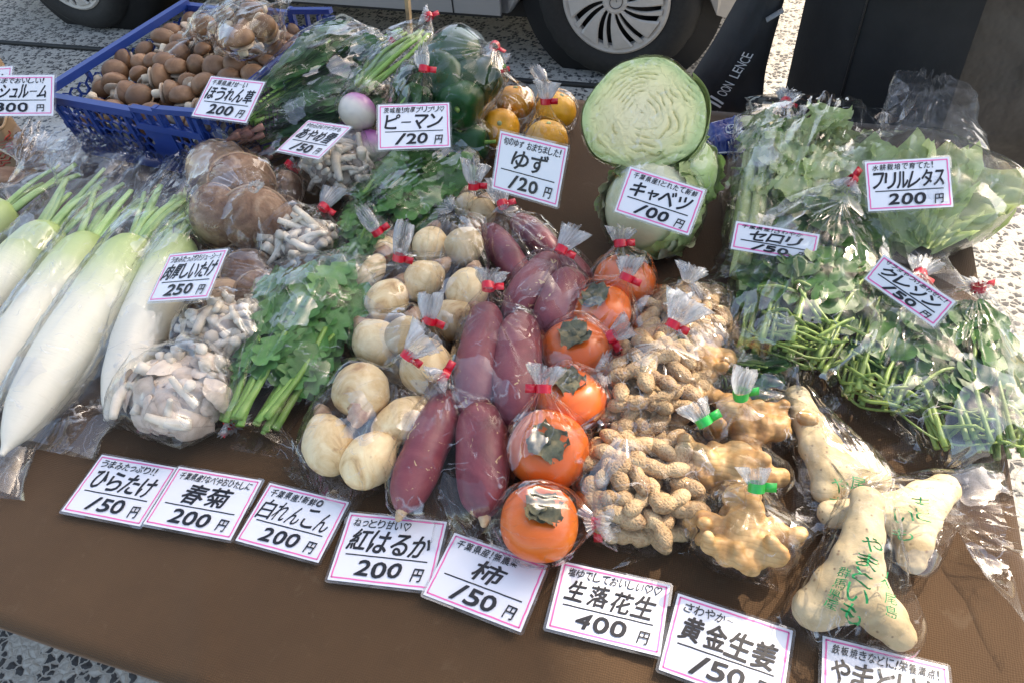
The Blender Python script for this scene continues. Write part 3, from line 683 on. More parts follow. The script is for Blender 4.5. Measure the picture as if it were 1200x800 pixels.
def union(shapes, voxel=.003, sm=6):
    b = B(); [b.add(V, F) for V, F in shapes]
    me = bpy.data.meshes.new('u'); me.from_pydata([tuple(v) for v in np.concatenate(b.V)], [], b.F); o = bpy.data.objects.new('u', me); COL.objects.link(o)
    m = o.modifiers.new('r', 'REMESH'); m.mode = 'VOXEL'; m.voxel_size = voxel; s_ = o.modifiers.new('s', 'SMOOTH'); s_.iterations = sm; s_.factor = .5
    dg = bpy.context.evaluated_depsgraph_get(); dg.update(); m2 = bpy.data.meshes.new_from_object(o.evaluated_get(dg), depsgraph=dg)
    V = vof(m2); F = [tuple(p.vertices) for p in m2.polygons]; bpy.data.objects.remove(o); bpy.data.meshes.remove(m2); bpy.data.meshes.remove(me)
    return V, F

# ------------------------------------------------------------------ daikon radishes
def daikon(label, crown, tip, r, z, stems, seed, zt=.02):
    p0, p1 = P(*crown, z), P(*tip, zt); L = np.linalg.norm(p1 - p0); d = (p1 - p0) / L
    rt = root('daikon_radish', (p0[0], p0[1], TZ), label, 'daikon', 'daikon radishes in clear bags')
    V, F, uv = spindle(p0, p1, [(0, r * .35), (.03, r * .72), (.1, r * .95), (.25, r), (.6, r * .93), (.82, r * .70), (.93, r * .36), (.97, r * .14), (1, .003)], 36, 40, (0, 0, .004), .045, 11, seed)
    V[:, 2] = np.maximum(V[:, 2], TZ + .003)
    obj('root', V, F, 'daikon', rt, uv=uv); acc = [V]; rs = np.random.RandomState(seed)
    side = nrm(np.cross(d, (0, 0, 1)))
    for k in range(stems):
        a = rs.uniform(-1, 1); l = rs.uniform(.06, .14); q = p0 + side * a * r * .45 + np.array([0, 0, rs.uniform(-.3, .6) * r * .6]) + d * .012
        pp = curve([q, q - d * l * .5 + side * a * .012 + (0, 0, .003), q - d * l + side * a * .03 + np.array([0, 0, rs.uniform(-.012, .008)])], 8)
        rr = rs.uniform(.0038, .0068); V, F = tube(pp, np.linspace(rr * 1.25, rr * .8, 8), 9, .7, .05, 90, seed + k); V[:, 2] = np.maximum(V[:, 2], TZ + .003); obj('cut_stalk', V, F, 'dstem', rt); acc.append(V)
    return np.concatenate(acc)
DK = [('big white daikon in the middle its thin root tip pointing to the left edge', (165, 285), (2, 533), .0405, .046, 13, 'wide', (235, 175), 1),
      ('short daikon nearest the oyster mushroom bags, its top beside the thick shiitake price card', (214, 283), (124, 492), .035, .036, 10, 'slim', (275, 205), 2),
      ('long daikon with yellow green shoulder lying just left of the big middle one', (112, 282), (-40, 500), .038, .036, 12, '', (160, 185), 3),
      ('daikon second from the left edge, its cut stalks near the brown paper bag', (66, 268), (-95, 440), .036, .045, 11, '', (100, 165), 4),
      ('leftmost daikon, only its pale green shoulder showing at the left edge', (12, 243), (-150, 370), .038, .040, 5, '', (45, 150), 5)]
for i, (lb, c, t, r, z, st, _, e, sd) in enumerate(DK):
    pts = daikon(lb, c, t, r, z, st, sd)
    bag(['clear bag round the big middle daikon, loose film crumpled towards the blue crate', 'clear bag round the short daikon, pointed film corners at its foot', 'clear bag round the long daikon left of the middle one', 'clear bag with cut green stalks second from the left edge', 'clear bag at the left edge round the leftmost daikon'][i],
        pts, end=P(*e, .05), seam=.045 if i < 2 else .03, mat='daikon_film', wr=.003, seamw=.95, group=None, cat='plastic bag')

# ------------------------------------------------------------------ mushrooms
def capproto(k, mat, R_, thick=.45, ns=90, amp=.16):
    V, F, uv = ellip((0, 0, 0), (R_, R_ * .8, R_ * thick * .8), 22, 10, amp, ns, k); th_ = np.arctan2(V[:, 1], V[:, 0]); V[:, :2] *= (1 + .10 * np.sin(3 * th_ + k) + .05 * np.sin(7 * th_ + k * 2))[:, None]; V[:, 0] += R_ * .25
    lowr = V[:, 2] < 0; V[lowr, 2] *= .35; rr = np.hypot(V[:, 0], V[:, 1]) / R_; V[:, 2] -= .28 * R_ * rr ** 2 * (~lowr) * 1.0; V[lowr, 2] -= .22 * R_ * rr[lowr] ** 2
    V[:, 2] -= .25 * R_ * np.exp(-(rr / .3) ** 2) * (~lowr)
    return proto('cap', V, F, mat)
OC = [capproto(k, 'oyster', .013 + .0026 * k) for k in range(4)]; OG = [capproto(k + 7, 'oyster2', .010 + .002 * k, .5) for k in range(4)]
def stemproto(k, mat, L, r0, r1):
    pp = curve([(0, 0, 0), (.12 * L * math.sin(k * 2), .1 * L * math.cos(k), L * .5), (0, 0, L)], 7); V, F = tube(pp, np.linspace(r0, r1, 7), 8, 1, .08, 120, k); return proto('stem', V, F, mat)
OS = [stemproto(k, 'ostem', .04, .0035, .0055 + .001 * (k % 2)) for k in range(4)]
def cluster(label, c, rx, ry, hz, n, caps, seed, group, capdir=(0, 0, 1), stemfrac=.5, cs=(.8, 1.3), name='oyster_mushroom_cluster', lean=0):
    rs = np.random.RandomState(seed); c = np.asarray(c, float); r = root(name, (c[0], c[1], c[2] - hz if c[2] - hz > TZ else TZ), label, 'mushrooms', group); acc = []
    base = c - np.array([0, 0, hz * .8]) + np.array([rx, ry, 0]) * lean
    for k in range(n):
        th = k * 2.39996; q = math.sqrt((k + .5) / n); d = np.array([math.cos(th) * q * rx, math.sin(th) * q * ry, hz * math.sqrt(max(0, 1 - q * q * .9))])
        p = c + d * rs.uniform(.85, 1.05) - (0, 0, hz * .25); p[2] = max(p[2], TZ + .012)
        nm = nrm(d / np.array([rx, ry, hz]) ** 1.0 + rs.uniform(-.45, .45, 3)); nm[2] = abs(nm[2]) if q < .8 else nm[2]
        Mr = frame(nm, rs.uniform(-1, 1, 3)); s = rs.uniform(*cs)
        if rs.rand() > stemfrac * .8: put('cap', caps[rs.randint(4)], m4(Mr, p, s), r, acc)
        if rs.rand() < stemfrac:
            sd_ = nrm(p - base) if rs.rand() < .5 else nrm(np.cross(nm, rs.uniform(-1, 1, 3))); st = p - sd_ * .03 * s + nm * .004
            st[2] = max(st[2], TZ + .008); put('stem', OS[rs.randint(4)], m4(frame(sd_), st, s * rs.uniform(.8, 1.2)), r, acc)
    b, F, uv = ellip(c - np.array([0, 0, hz * .35]), (rx * .8, ry * .8, hz * .7), 20, 10, .15, 60, seed); b[:, 2] = np.maximum(b[:, 2], TZ + .004)
    obj('base_clump', b, F, 'ostem', r); acc.append(b)
    return np.concatenate(acc)
G1 = 'bagged oyster mushrooms'
p = cluster('pinkish grey oyster mushrooms in the lowest bag, above the leftmost front price card', P(212, 462, .032), .066, .062, .036, 64, OC, 21, G1, stemfrac=.35, cs=(.8, 1.45))
bag('lowest clear bag of pinkish oyster mushrooms, red tape at its right side', p, neck=P(262, 488, .022), tuft=P(276, 500, .02), seam=.02, mat='film', wr=.003)
p = cluster('cream oyster mushrooms with long stems between the shiitake card and the green leaves', P(265, 390, .035), .052, .048, .034, 60, OC, 22, G1, stemfrac=.85)
bag('clear bag of cream long stemmed oyster mushrooms right of the short daikon', p, neck=P(325, 432, .03), tuft=P(330, 446, .02), tape=None, seam=.02, wr=.003)
p = cluster('dark grey oyster mushrooms under a film gathered by red tape, right of the big shiitake', P(352, 285, .035), .050, .048, .034, 66, OG, 23, G1, stemfrac=.5)
bag('clear bag of dark grey oyster mushrooms with red tape high on its pleated neck', p, neck=P(379, 243, .062), tuft=P(392, 222, .07), seam=.015, wr=.0035, tape='red')
p = cluster('topmost grey oyster mushrooms just below the purple turnip', P(400, 200, .045), .052, .046, .036, 66, OG, 24, G1, stemfrac=.7)
bag('clear bag of grey and white oyster mushrooms below the small turnip price card', p, neck=P(440, 225, .05), tuft=P(450, 240, .045), tape=None, seam=.015, wr=.003)

def shiitake(label, px, z, r, nm, seed, pale=False, flatt=.38):
    c = P(*px, z); Mr = frame(nm); rt = root('shiitake_mushroom', (c[0], c[1], max(TZ, c[2] - r)), label, 'mushroom', 'thick shiitake mushrooms')
    V, F, uv = ellip((0, 0, 0), (r, r * .93, r * flatt * .85), 44, 22, .085, 34, seed); lo = V[:, 2] < 0; V[lo, 2] *= .3
    rr = np.hypot(V[:, 0], V[:, 1]) / r; V[:, 2] -= (.30 * r * rr ** 2.2) * (~lo) + .24 * r * rr ** 2.2 * lo
    V = V @ Mr.T + c; V[:, 2] = np.maximum(V[:, 2], TZ + .004); obj('cap', V, F, 'shiitake_pale' if pale else 'shiitake', rt)
    rp = [c + Mr @ np.array([math.cos(a) * r * 1.0, math.sin(a) * r * .93, -.27 * r]) for a in np.linspace(0, 2 * PI, 41)]; RV, RF = tube(rp, .0024, 6, 1, .3, 60, seed); RV[:, 2] = np.maximum(RV[:, 2], TZ + .004); obj('cap_rim', RV, RF, 'shiitake_pale', rt)
    pp = [c - Mr[:, 2] * .002, c - Mr[:, 2] * .03]; pp[1][2] = max(pp[1][2], TZ + .012); S, F = tube(curve(pp, 5), .009, 10, 1, .1, 80, seed); obj('stem', S, F, 'mstem', rt); return V
TC = nrm(-fw)
p = [shiitake('pale round shiitake at the back of the big shiitake bag, against the blue crate', (250, 196), .075, .050, TC + np.array([0, -.2, .3]), 31, True),
     shiitake('brown shiitake at the upper right of the big bag, overlapping the pale one', (283, 212), .085, .048, TC + np.array([.4, 0, .2]), 32),
     shiitake('dark brown shiitake low left in the big bag with a pale cap rim', (246, 254), .075, .049, TC + np.array([-.4, -.5, .0]), 33),
     shiitake('glossy reddish brown shiitake at the lower right of the big bag', (298, 258), .074, .050, TC + np.array([.4, -.5, .0]), 34)]
bag('big clear bag of shiitake standing between the daikon tops and the grey mushrooms', p, neck=P(296, 222, .13), tuft=P(300, 217, .14), tape=None, seam=.015, wr=.0025, tuftr=.01)
p = [shiitake('shiitake half hidden behind the 250 yen card, at its upper right', (288, 318), .035, .037, TC + np.array([.2, 0, .5]), 35), shiitake('dark shiitake under stretched film right of the 250 yen card', (304, 345), .030, .034, TC + np.array([.5, -.3, .3]), 36), shiitake('shiitake showing below the lower edge of the 250 yen card', (262, 352), .022, .032, TC, 37, True)]
bag('clear bag of shiitake behind the thick shiitake price card', p, neck=P(334, 348, .02), tuft=P(340, 352, .02), tape=None, seam=.01, wr=.002)
p = [shiitake('dark shiitake in the small shaded bag with red tape behind the grey mushrooms', (327, 222), .035, .036, TC + np.array([0, 0, .3]), 38), shiitake('lower shiitake of the small shaded bag, mostly hidden', (326, 252), .03, .034, TC, 39)]
bag('small shaded bag of dark shiitake, red tape at its upper right', p, neck=P(338, 198, .05), tuft=P(346, 190, .055), seam=.008, tuftr=.01)

def cremproto(k, rs):
    r = .0180 + .0024 * (k % 4); V, F, uv = ellip((0, 0, 0), (r, r * .96, r * .86), 16, 10, .05, 50, k); lo = V[:, 2] < 0; V[lo, 2] *= .45; cap = proto('cap', V + (0, 0, .006), F, 'cremini'); g, Fg, _u = ellip((0, 0, .0005), (r * .80, r * .78, r * .16), 16, 6, .04, 80, k); gl_ = proto('gills', g + (0, 0, -.0055), Fg, 'gill')
    S, F2 = tube(curve([(0, 0, .004), (.001, 0, -.010), (0, .001, -.019)], 6), [.0062, .006, .0063, .0066, .0068, .006], 10, 1, .08, 100, k); st = proto('stem', S, F2, 'mstem'); return cap, st, r, gl_
CP = [cremproto(k, None) for k in range(8)]
def cremini(p, nm, k, label, group, acc=None):
    cap, st, r, gl_ = CP[k % 8]; Mr = frame(nm, (math.sin(k * 7.), math.cos(k * 3.), .2)); e = root('cremini_mushroom', tuple(p), label, 'mushroom', group)
    put('cap', cap, m4(Mr, p), e, acc); put('gills', gl_, m4(Mr, p), e); put('stem', st, m4(Mr, p, 1.15), e, acc); return e

# ------------------------------------------------------------------ blue mesh crate
CA, CB, CC = P(48, 105, .13), P(238, 138, .13), P(354, 18, .13)
def crate():
    h = .125; ex = nrm((CB - CA) * (1, 1, 0)); ey = nrm(np.array([-ex[1], ex[0], 0])); lx = np.linalg.norm(CB - CA); ly = .372
    O = np.array([CA[0], CA[1], TZ + .004]); rt = root('mushroom_crate', O + ex * lx / 2 + ey * ly / 2, 'blue plastic crate with honeycomb sides heaped with brown mushrooms', 'crate')
    tap = .94
    def pt(u, v, z):   # taper inward to the bottom
        k = tap + (1 - tap) * z / h; return O + ex * (lx / 2 + (u - .5) * lx * k) + ey * (ly / 2 + (v - .5) * ly * k) + np.array([0, 0, z])
    for (u0, v0, u1, v1, L, dip) in ((0, 0, 1, 0, lx, True), (1, 0, 1, 1, ly, False), (0, 1, 1, 1, lx, True), (0, 0, 0, 1, ly, False)):
        b = B(); nx = int(L / .0195); hs = .0106; zb, zt = .016, h - .020; nz = int((zt - zb) / (hs * 1.732 * .88))
        inn = nrm(np.cross(pt(u1, v1, 0) - pt(u0, v0, 0), (0, 0, 1)))
        def S(x, z, d): q = pt(u0 + (u1 - u0) * x / L, v0 + (v1 - v0) * x / L, z); return q + inn * d
        pitch = L / nx
        for j in range(-1, nz + 1):
            for i in range(-1, nx + 1):
                x_ = (i + .5 + (.5 if j % 2 else 0)) * pitch; z_ = zb + (j + .5) * pitch * .866
                if x_ < .008 or x_ > L - .008 or z_ > zt or z_ < zb: continue
                if L > .36 and (abs(x_ - L * .33) < .0 or 0): continue
                solid = (abs(x_ - L * .68) < .028 and abs(z_ - .062) < .025 and dip)
                ro, ri = pitch / 1.732, pitch / 1.732 * .80
                A = [(math.cos(PI / 6 + k * PI / 3), math.sin(PI / 6 + k * PI / 3)) for k in range(6)]; V = []
                for d in (.0, .0032):
                    V += [S(x_ + a * ro, z_ + c * ro, d) for a, c in A] + [S(x_ + a * ri, z_ + c * ri, d) for a, c in A]
                F = []
                for k in range(6):
                    k2 = (k + 1) % 6; F += [(k, k2, 6 + k2, 6 + k), (12 + k, 18 + k, 18 + k2, 12 + k2), (6 + k, 6 + k2, 18 + k2, 18 + k)]
                if solid: F += [(6, 7, 8, 9, 10, 11), (18, 23, 22, 21, 20, 19)]
                b.add(V, F)
        b.obj('honeycomb_side', 'crate', rt, False)
        f = B()
        def bar(xa, za, xb, zb_, t=.010, d=.010, off=.0016):
            pa, pb = S(xa, za, off), S(xb, zb_, off); dirn = nrm(pb - pa); upv = nrm(np.cross(dirn, inn)); L_ = np.linalg.norm(pb - pa)
            f.box((pa + pb) / 2, (L_, d, t), np.stack([dirn, inn, upv], 1))
        bar(0, .008, L, .008, .016, .008)
        if dip:       # rim that drops for the hand grip then rises at the corner
            g0, g1 = L * .58, L * .96
            bar(0, h - .012, g0, h - .012, .013, .014); bar(g0 - .004, h - .034, g1, h - .034, .012, .013)
            bar(g0, h - .040, g0, h - .006, .008, .011); bar(g1, h - .04, g1, h, .008, .011)
            bar(g0, h - .003, g0 + .055, h - .003, .008, .011); bar(g0 + .055, h - .034, g0 + .055, h + .008, .008, .011); bar(g0 + .055, h + .002, L, h + .010, .009, .012)
            for q in (.2, .4, .62, .8): bar(g0 + (L - g0) * q, h - .034, g0 + (L - g0) * q, h + .0, .005, .009)
        else: bar(0, h - .005, L, h - .005, .013, .014)
        for q in (0.012, .25 * L, .5 * L, .75 * L, L - .012): bar(q, .012, q, h - .014, .007, .008)
        f.obj('rim_and_ribs', 'crate', rt, False)
    fl = B(); fl.box(O + ex * lx / 2 + ey * ly / 2 + (0, 0, .004), (lx * .93, ly * .93, .004), np.stack([ex, ey, (0, 0, 1)], 1)); fl.obj('floor', 'crate', rt, False)
    # the mushrooms, settled in loose layers
    rs = np.random.RandomState(3); placed = []
    def H_(u, v): return .055 + .055 * math.sin(min(1, max(0, v)) * 2.2 + .35) * (.75 + .25 * math.sin(u * 3))
    for layer, frac in enumerate((1.0, .62, .3)):
        n = 0
        for tr in range(2600):
            u, v = rs.uniform(.06, .94), rs.uniform(.05, .95); z = H_(u, v) * frac + rs.uniform(-.004, .004) + (.0 if layer else .002)
            q = pt(u, v, z)
            if all(np.linalg.norm(q - k) > (.0335 if layer == 0 else .037) for k in placed): placed.append(q); n += 1
            if n > (110, 60, 50)[layer]: break
        if layer == 0: ntop = n
    for k, q in enumerate(placed):
        t = rs.rand(); nm = nrm(rs.normal(0, .7, 3) + (0, 0, .7)) if t < .60 else nrm(rs.normal(0, 1, 3))
        u_, v_ = (q - O) @ ex / lx, (q - O) @ ey / ly; side = 'near the left corner' if u_ < .33 and v_ < .5 else ('along the near rim' if v_ < .25 else ('at the far end' if v_ > .75 else ('against the left side' if u_ < .33 else ('against the right side' if u_ > .67 else 'in the middle'))))
        cremini(q, nm, rs.randint(1000), 'brown cremini mushroom %s %s of the blue crate' % ('cap up' if nm[2] > .6 else ('on its side' if nm[2] > -.1 else 'with stem showing'), side), 'loose cremini mushrooms heaped in the blue crate')
    # bag of mushrooms at the far end
    acc = []; c = P(292, 22, .165)
    for k, (dx, dy) in enumerate(((240, 30), (268, 42), (282, 50), (262, 20), (285, 25), (300, 14), (270, 5), (292, 36), (308, 28), (316, 40))):
        cremini(P(dx, dy, .15 + .02 * ((k * 7) % 3)), nrm(rs.normal(0, .7, 3) + (0, -.3, .6)), k * 13 + 5, 'brown cremini mushroom inside the clear bag on the crate heap', 'cremini mushrooms in the clear bag on the crate heap', acc)
    bag('clear bag of brown mushrooms lying on the heap at the far end of the crate', acc, neck=P(325, 5, .20), tuft=P(335, -10, .21), tape=None, seam=.045, wr=.005, over=.10)
crate()

# ------------------------------------------------------------------ greens
SG = [leafproto('leaf', 'shungiku', .062, .046, SH_OV, .1, .15, .03, 22, 5, k, lobes=3.2 + .5 * (k % 2)) for k in range(4)]
r_, p = bundle('chrysanthemum_greens', 'bunch of chrysanthemum greens with toothed leaves and thick pale stalk ends', 'leafy greens', P(295, 505, .012), P(385, 335, .03), .125, .042, SG, 135, 20, 'gstem', .26, .90, (.75, 1.25), .30, .0040, seed=1, w0=.55)
bag('clear bag round the chrysanthemum greens, flared towards the leafy end', p, end=P(400, 305, .03), seam=.012, mat='film2', wr=.003)
SP = [leafproto('leaf', 'spinach', .15, .048, SH_STRAP, .3, .12, .09, 26, 7, k) for k in range(4)]
for i, (a, b, z, w, lb, bl) in enumerate((((292, 148), (425, 62), .085, .085, 'upper bundle of dark spinach with reddish roots in a net printed bag', 'net printed bag round the upper spinach bundle'), ((305, 170), (410, 128), .045, .08, 'lower spinach bundle mostly under the upper one', 'bag round the lower spinach bundle'))):
    r_, p = bundle('spinach_bundle', lb, 'spinach', P(*a, z), P(*b, z + .015), w, .050, SP, 75, 22, 'gstem', .08, .50, (.8, 1.2), .06, .003, seed=10 + i, w0=.6, group='spinach bundles')
    rs = np.random.RandomState(i)
    for k in range(9):
        q = P(a[0] + rs.uniform(-12, 18), a[1] + rs.uniform(-8, 14), z + rs.uniform(-.005, .03)); V, F = tube(curve([q, q + (-.012, -.01, -.002), q + (-.03, -.012 + rs.uniform(-.01, .01), -.012)], 6), [.005, .006, .0045, .003, .002, .001], 8, 1, .15, 120, k); obj('root', V, F, 'rootred', r_); p = np.vstack([p, V])
    br, BV, fo = bag(bl, p, end=P(b[0] + 22, b[1] - 14, z + .03), seam=.012, wr=.0018, over=z - .02 if i == 0 else 0, mat='film')
    # printed net pattern on the film near the roots
    bv = BVHTree.FromPolygons([Vector(v) for v in BV], [tuple(pg.vertices) for pg in fo.data.polygons]); nb = B(); A0 = P(a[0] - 8, a[1] + 6, z); ad = nrm(P(*b, z) - A0); sd_ = nrm(np.cross(ad, (0, 0, 1)))
    for fam in (1, -1):
        for k in range(-9, 12):
            ln = []
            for t in np.linspace(0, .09, 16):
                q = A0 + ad * (t * .6 + k * .008 + .01) + sd_ * fam * (t - .045); h_ = bv.ray_cast(Vector(q + (0, 0, .2)), Vector((0, 0, -1)))
                s_ = (q - A0) @ ad
                if h_[0] is not None and h_[0].z > TZ + .02 and -.005 < s_ < .055: ln.append(np.array(h_[0]) + (0, 0, .0012))
                elif len(ln) > 2: nb.tube(ln, .0006, 4); ln = []
                else: ln = []
            if len(ln) > 2: nb.tube(ln, .0006, 4)
    if nb.V: nb.obj('printed_net', 'mesh', br)
KM = [leafproto('leaf', 'komatsuna', .075, .055, SH_RD, .2, .3, .08, 16, 7, k) for k in range(4)]
r_, p = bundle('leafy_greens', 'dark green feathery leaves in a clear bag left of the lotus root bags', 'leafy greens', P(445, 262, .012), P(505, 205, .02), .135, .048, SG, 80, 8, 'gstem', .0, .95, (.7, 1.1), .8, .003, seed=20, w0=.9)
bag('squarish clear bag of dark green feathery leaves below the green pepper price card', p, end=P(520, 192, .03), seam=.02, mat='film2')
r_, p = bundle('leafy_greens', 'narrow strip of green leaves between the grey mushrooms and the taro bags', 'leafy greens', P(395, 335, .01), P(438, 255, .02), .07, .03, SG, 36, 6, 'gstem', .0, 1, (.7, 1), .6, .003, seed=21, w0=.9)
bag('clear bag round the narrow strip of green leaves', p, end=P(446, 240, .02), seam=.01)

# ------------------------------------------------------------------ turnips, peppers, yuzu
def turnip(label, px, z, r, ax, seed):
    c = P(*px, z); Mr = frame(ax); rt = root('purple_turnip', (c[0], c[1], c[2] - r), label, 'turnip', 'purple topped turnips'); V, F, uv = ellip((0, 0, 0), (r, r, r * .9), 26, 18, .025, 30, seed); V = V @ Mr.T + c
    obj('root', V, F, 'turnip', rt, uv=uv); return rt, V
rt, V = turnip('big purple and white turnip left of the green pepper price card', (419, 131), .10, .031, (.25, .9, .45), 41); acc = [V]; rs = np.random.RandomState(9)
c = P(425, 108, .10)
for k in range(15):
    u = (k / 14 - .5); e = P(486 + u * 34, 40 + rs.uniform(-6, 8), .13 + rs.uniform(-.01, .02)); q = c + (u * .02, 0, rs.uniform(-.008, .012)); V, F = tube(curve([q, (q + e) / 2 + (u * .05, 0, .012), e], 10), np.linspace(.0042, .003, 10), 7); obj('stalk', V, F, 'gstem', rt); acc.append(V)
bag('tall bag of turnip stalks gathered by red tape at the wooden stick', acc, neck=P(490, 36, .145), tuft=P(495, 17, .16), seam=.008, over=.05)
turnip('turnip with only its purple shoulder showing below the big one', (436, 172), .055, .029, (.1, .6, .8), 42)
turnip('small turnip hidden behind the small turnip price card', (404, 160), .05, .027, (.1, .6, .8), 43)
r_, p = bundle('turnip_greens', 'turnip leaf bunch pointing up to the red tape left of the wooden stick', 'leafy greens', P(350, 110, .075), P(450, 58, .12), .07, .03, KM, 26, 14, 'gstem', .1, .8, (.6, .9), .3, .003, seed=22, w0=.5)
bag('narrow clear bag of green leaves with red tape left of the wooden stick', p, neck=P(457, 50, .135), tuft=P(463, 40, .145), seam=.01, over=.05)
def pepper(label, px, z, ax, seed, s=1):
    c = P(*px, z); Mr = frame(ax); r = .035 * s; rt = root('green_pepper', (c[0], c[1], c[2] - r), label, 'green pepper', 'dark green peppers'); V, F, uv = ellip((0, 0, 0), (r, r, r * 1.5), 30, 18, .05, 22, seed)
    th = np.arctan2(V[:, 1], V[:, 0]); V[:, :2] *= (1 + .10 * np.cos(3 * th + seed))[:, None]; V[:, 2] -= .4 * r * np.exp(-(np.hypot(V[:, 0], V[:, 1]) / (.35 * r)) ** 2) * np.sign(V[:, 2]); V = V @ Mr.T + c; V[:, 2] = np.maximum(V[:, 2], TZ + .003)
    obj('fruit', V, F, 'pepper', rt); q = c + Mr[:, 2] * r * 1.05; S, F = tube(curve([q, q + Mr[:, 2] * .01, q + Mr[:, 2] * .018 + (.004, 0, 0)], 5), [.005, .0035, .003, .003, .0035], 8); obj('stem', S, F, 'gstem', rt); return np.vstack([V, S])
p = [pepper('glossy pepper at the top of the pepper bag, under the film corner', (530, 68), .12, (.3, 1, .2), 51, 1.15), pepper('pepper at the left of the upper pepper bag', (518, 98), .115, (-.5, .6, .3), 52, 1.15), pepper('pepper at the right of the upper pepper bag', (553, 98), .11, (.6, .5, .2), 53, 1.1), pepper('lowest pepper in the upper bag, just above the price card corner', (540, 122), .095, (.2, -.8, .3), 54, 1.1)]
bag('clear bag of dark green peppers behind the pepper price card, red tape at its right', p, neck=P(563, 72, .135), tuft=P(572, 62, .14), seam=.02, over=.03, mat='film2')
p = [pepper('pepper peeking out right of the pepper price card', (530, 148), .05, (.4, -.6, .3), 55, 1.1), pepper('pepper lying below the pepper price card', (540, 170), .035, (1, .2, .1), 56), pepper('pepper under the lower edge of the pepper price card', (505, 172), .035, (1, .1, .1), 57)]
bag('lower clear bag of green peppers under the pepper price card', p, neck=P(468, 160, .06), tuft=P(460, 150, .06), tape=None, seam=.012)
r_, p = bundle('green_bunch', 'dark green bunch gathered by red tape directly above the pepper price card', 'leafy greens', P(482, 135, .085), P(494, 108, .12), .075, .035, KM, 26, 5, 'gstem', .0, 1, (.5, .8), .7, .003, seed=23, w0=.9)
bag('small clear bag with red tape directly above the pepper price card', p, neck=P(495, 86, .155), tuft=P(493, 62, .17), seam=.01, over=.05)
def yuzu(label, px, z, r, ax, seed):
    c = P(*px, z); Mr = frame(ax); rt = root('yuzu_citrus', (c[0], c[1], c[2] - r), label, 'yuzu', 'yellow yuzu'); V, F, uv = ellip((0, 0, 0), (r, r, r * .86), 36, 24, .035, 70, seed); V[:, 2] -= .15 * r * np.exp(-(np.hypot(V[:, 0], V[:, 1]) / (.3 * r)) ** 2) * np.sign(V[:, 2]); V = V @ Mr.T + c
    obj('fruit', V, F, 'yuzu', rt); S, F, u = ellip(c + Mr[:, 2] * r * .75, (.0042, .0042, .0025), 10, 6, .1, 200, seed, Mr); obj('stem_scar', S, F, 'celstalk', rt); return V
p = [yuzu('yuzu with its green stem scar facing up, leftmost of the yuzu', (586, 151), .035, .0335, TC + np.array([0, 0, .1]), 61), yuzu('yuzu half hidden behind the leftmost one, in the same bag', (604, 120), .04, .0325, (0, .3, 1), 62)]
bag('clear bag with two yuzu, its gathered end leaning left above them', p, neck=P(584, 83, .105), tuft=P(582, 64, .125), seam=.015, mat='film2', tuftr=.018)
p = [yuzu('yuzu at the upper right of the yuzu group with a small brown blemish', (652, 129), .035, .0345, (.3, .3, .9), 63)]
bag('clear bag with the upper right yuzu, empty film corner spread to its right', p, neck=P(637, 95, .085), tuft=P(630, 84, .09), tape=None, seam=.03, seamw=1.1, mat='film2')
p = [yuzu('yuzu just behind the yuzu price card', (641, 163), .05, .034, (.1, .2, .9), 64)]
bag('clear bag with the yuzu behind the price card, red tape upright in the middle', p, neck=P(639, 119, .12), tuft=P(641, 97, .14), seam=.03, seamw=1.1, mat='film2')

# ------------------------------------------------------------------ taro bulbs
def taro(label, px, z, r, el, ang, seed):
    c = P(*px, z); d = np.array([math.cos(ang), math.sin(ang), .12]); d = nrm(rotz(0) @ d); Mr = frame(d); rt = root('taro_bulb', (c[0], c[1], max(TZ, c[2] - r)), label, 'taro', 'pale taro bulbs')
    V, F, uv = ellip((0, 0, 0), (r * .97, r * .92, r * el * 1.06), 26, 22, .095, 26, seed); t = V[:, 2] / (r * el); V[:, :2] *= (1 - .34 * np.clip(t, 0, 1) ** 1.5)[:, None]; V = V @ Mr.T + c; V[:, 2] = np.maximum(V[:, 2], TZ + .003)
    obj('bulb', V, F, 'bulb', rt); q = c + Mr[:, 2] * r * el * .93; S, F = tube(curve([q - Mr[:, 2] * .004, q + Mr[:, 2] * .008, q + Mr[:, 2] * .016], 6), np.linspace(.0135, .005, 6), 10, 1, .25, 120, seed); obj('neck', S, F, 'sprout', rt); return np.vstack([V, S])
W_ = 'pale taro bulb '
p = [taro(W_ + 'low left in the front bag, pointed end to the left', (384, 518), .030, .031, 1.2, 2.2, 71), taro(W_ + 'lowest in the front bag, nearest the price cards', (432, 538), .030, .031, 1.12, 1.2, 72), taro(W_ + 'large and round at the upper left of the front bag', (424, 460), .045, .0335, 1.12, -1.2, 73), taro(W_ + 'long one at the lower right of the front bag', (474, 492), .033, .027, 1.45, .9, 74)]
bag('front clear bag of taro bulbs, its white gathered end laid across them', p, neck=P(478, 416, .085), tuft=P(503, 390, .105), seam=.03, wr=.003, tuftr=.02, tabside=1)
p = [taro(W_ + 'at the left of the middle bag, half under the front bag', (440, 402), .035, .030, 1.15, 2.5, 75), taro(W_ + 'large, right of the red tape over the front bag', (500, 432), .040, .032, 1.25, -.9, 76), taro(W_ + 'small between the two red tapes', (473, 392), .05, .024, 1.1, 1.5, 77)]
bag('middle clear bag of taro bulbs with its white gathered end upright', p, neck=P(503, 375, .085), tuft=P(504, 345, .105), seam=.01, tuftr=.018)
p = [taro(W_ + 'brownish, in the bag with the highest left red tape', (454, 352), .040, .028, 1.25, 1.3, 78), taro(W_ + 'with a rough brown crown right of the brownish one', (498, 328), .040, .027, 1.2, 1.1, 79), taro(W_ + 'thin and pointed at the left edge of its bag', (436, 318), .03, .017, 1.9, 1.5, 80)]
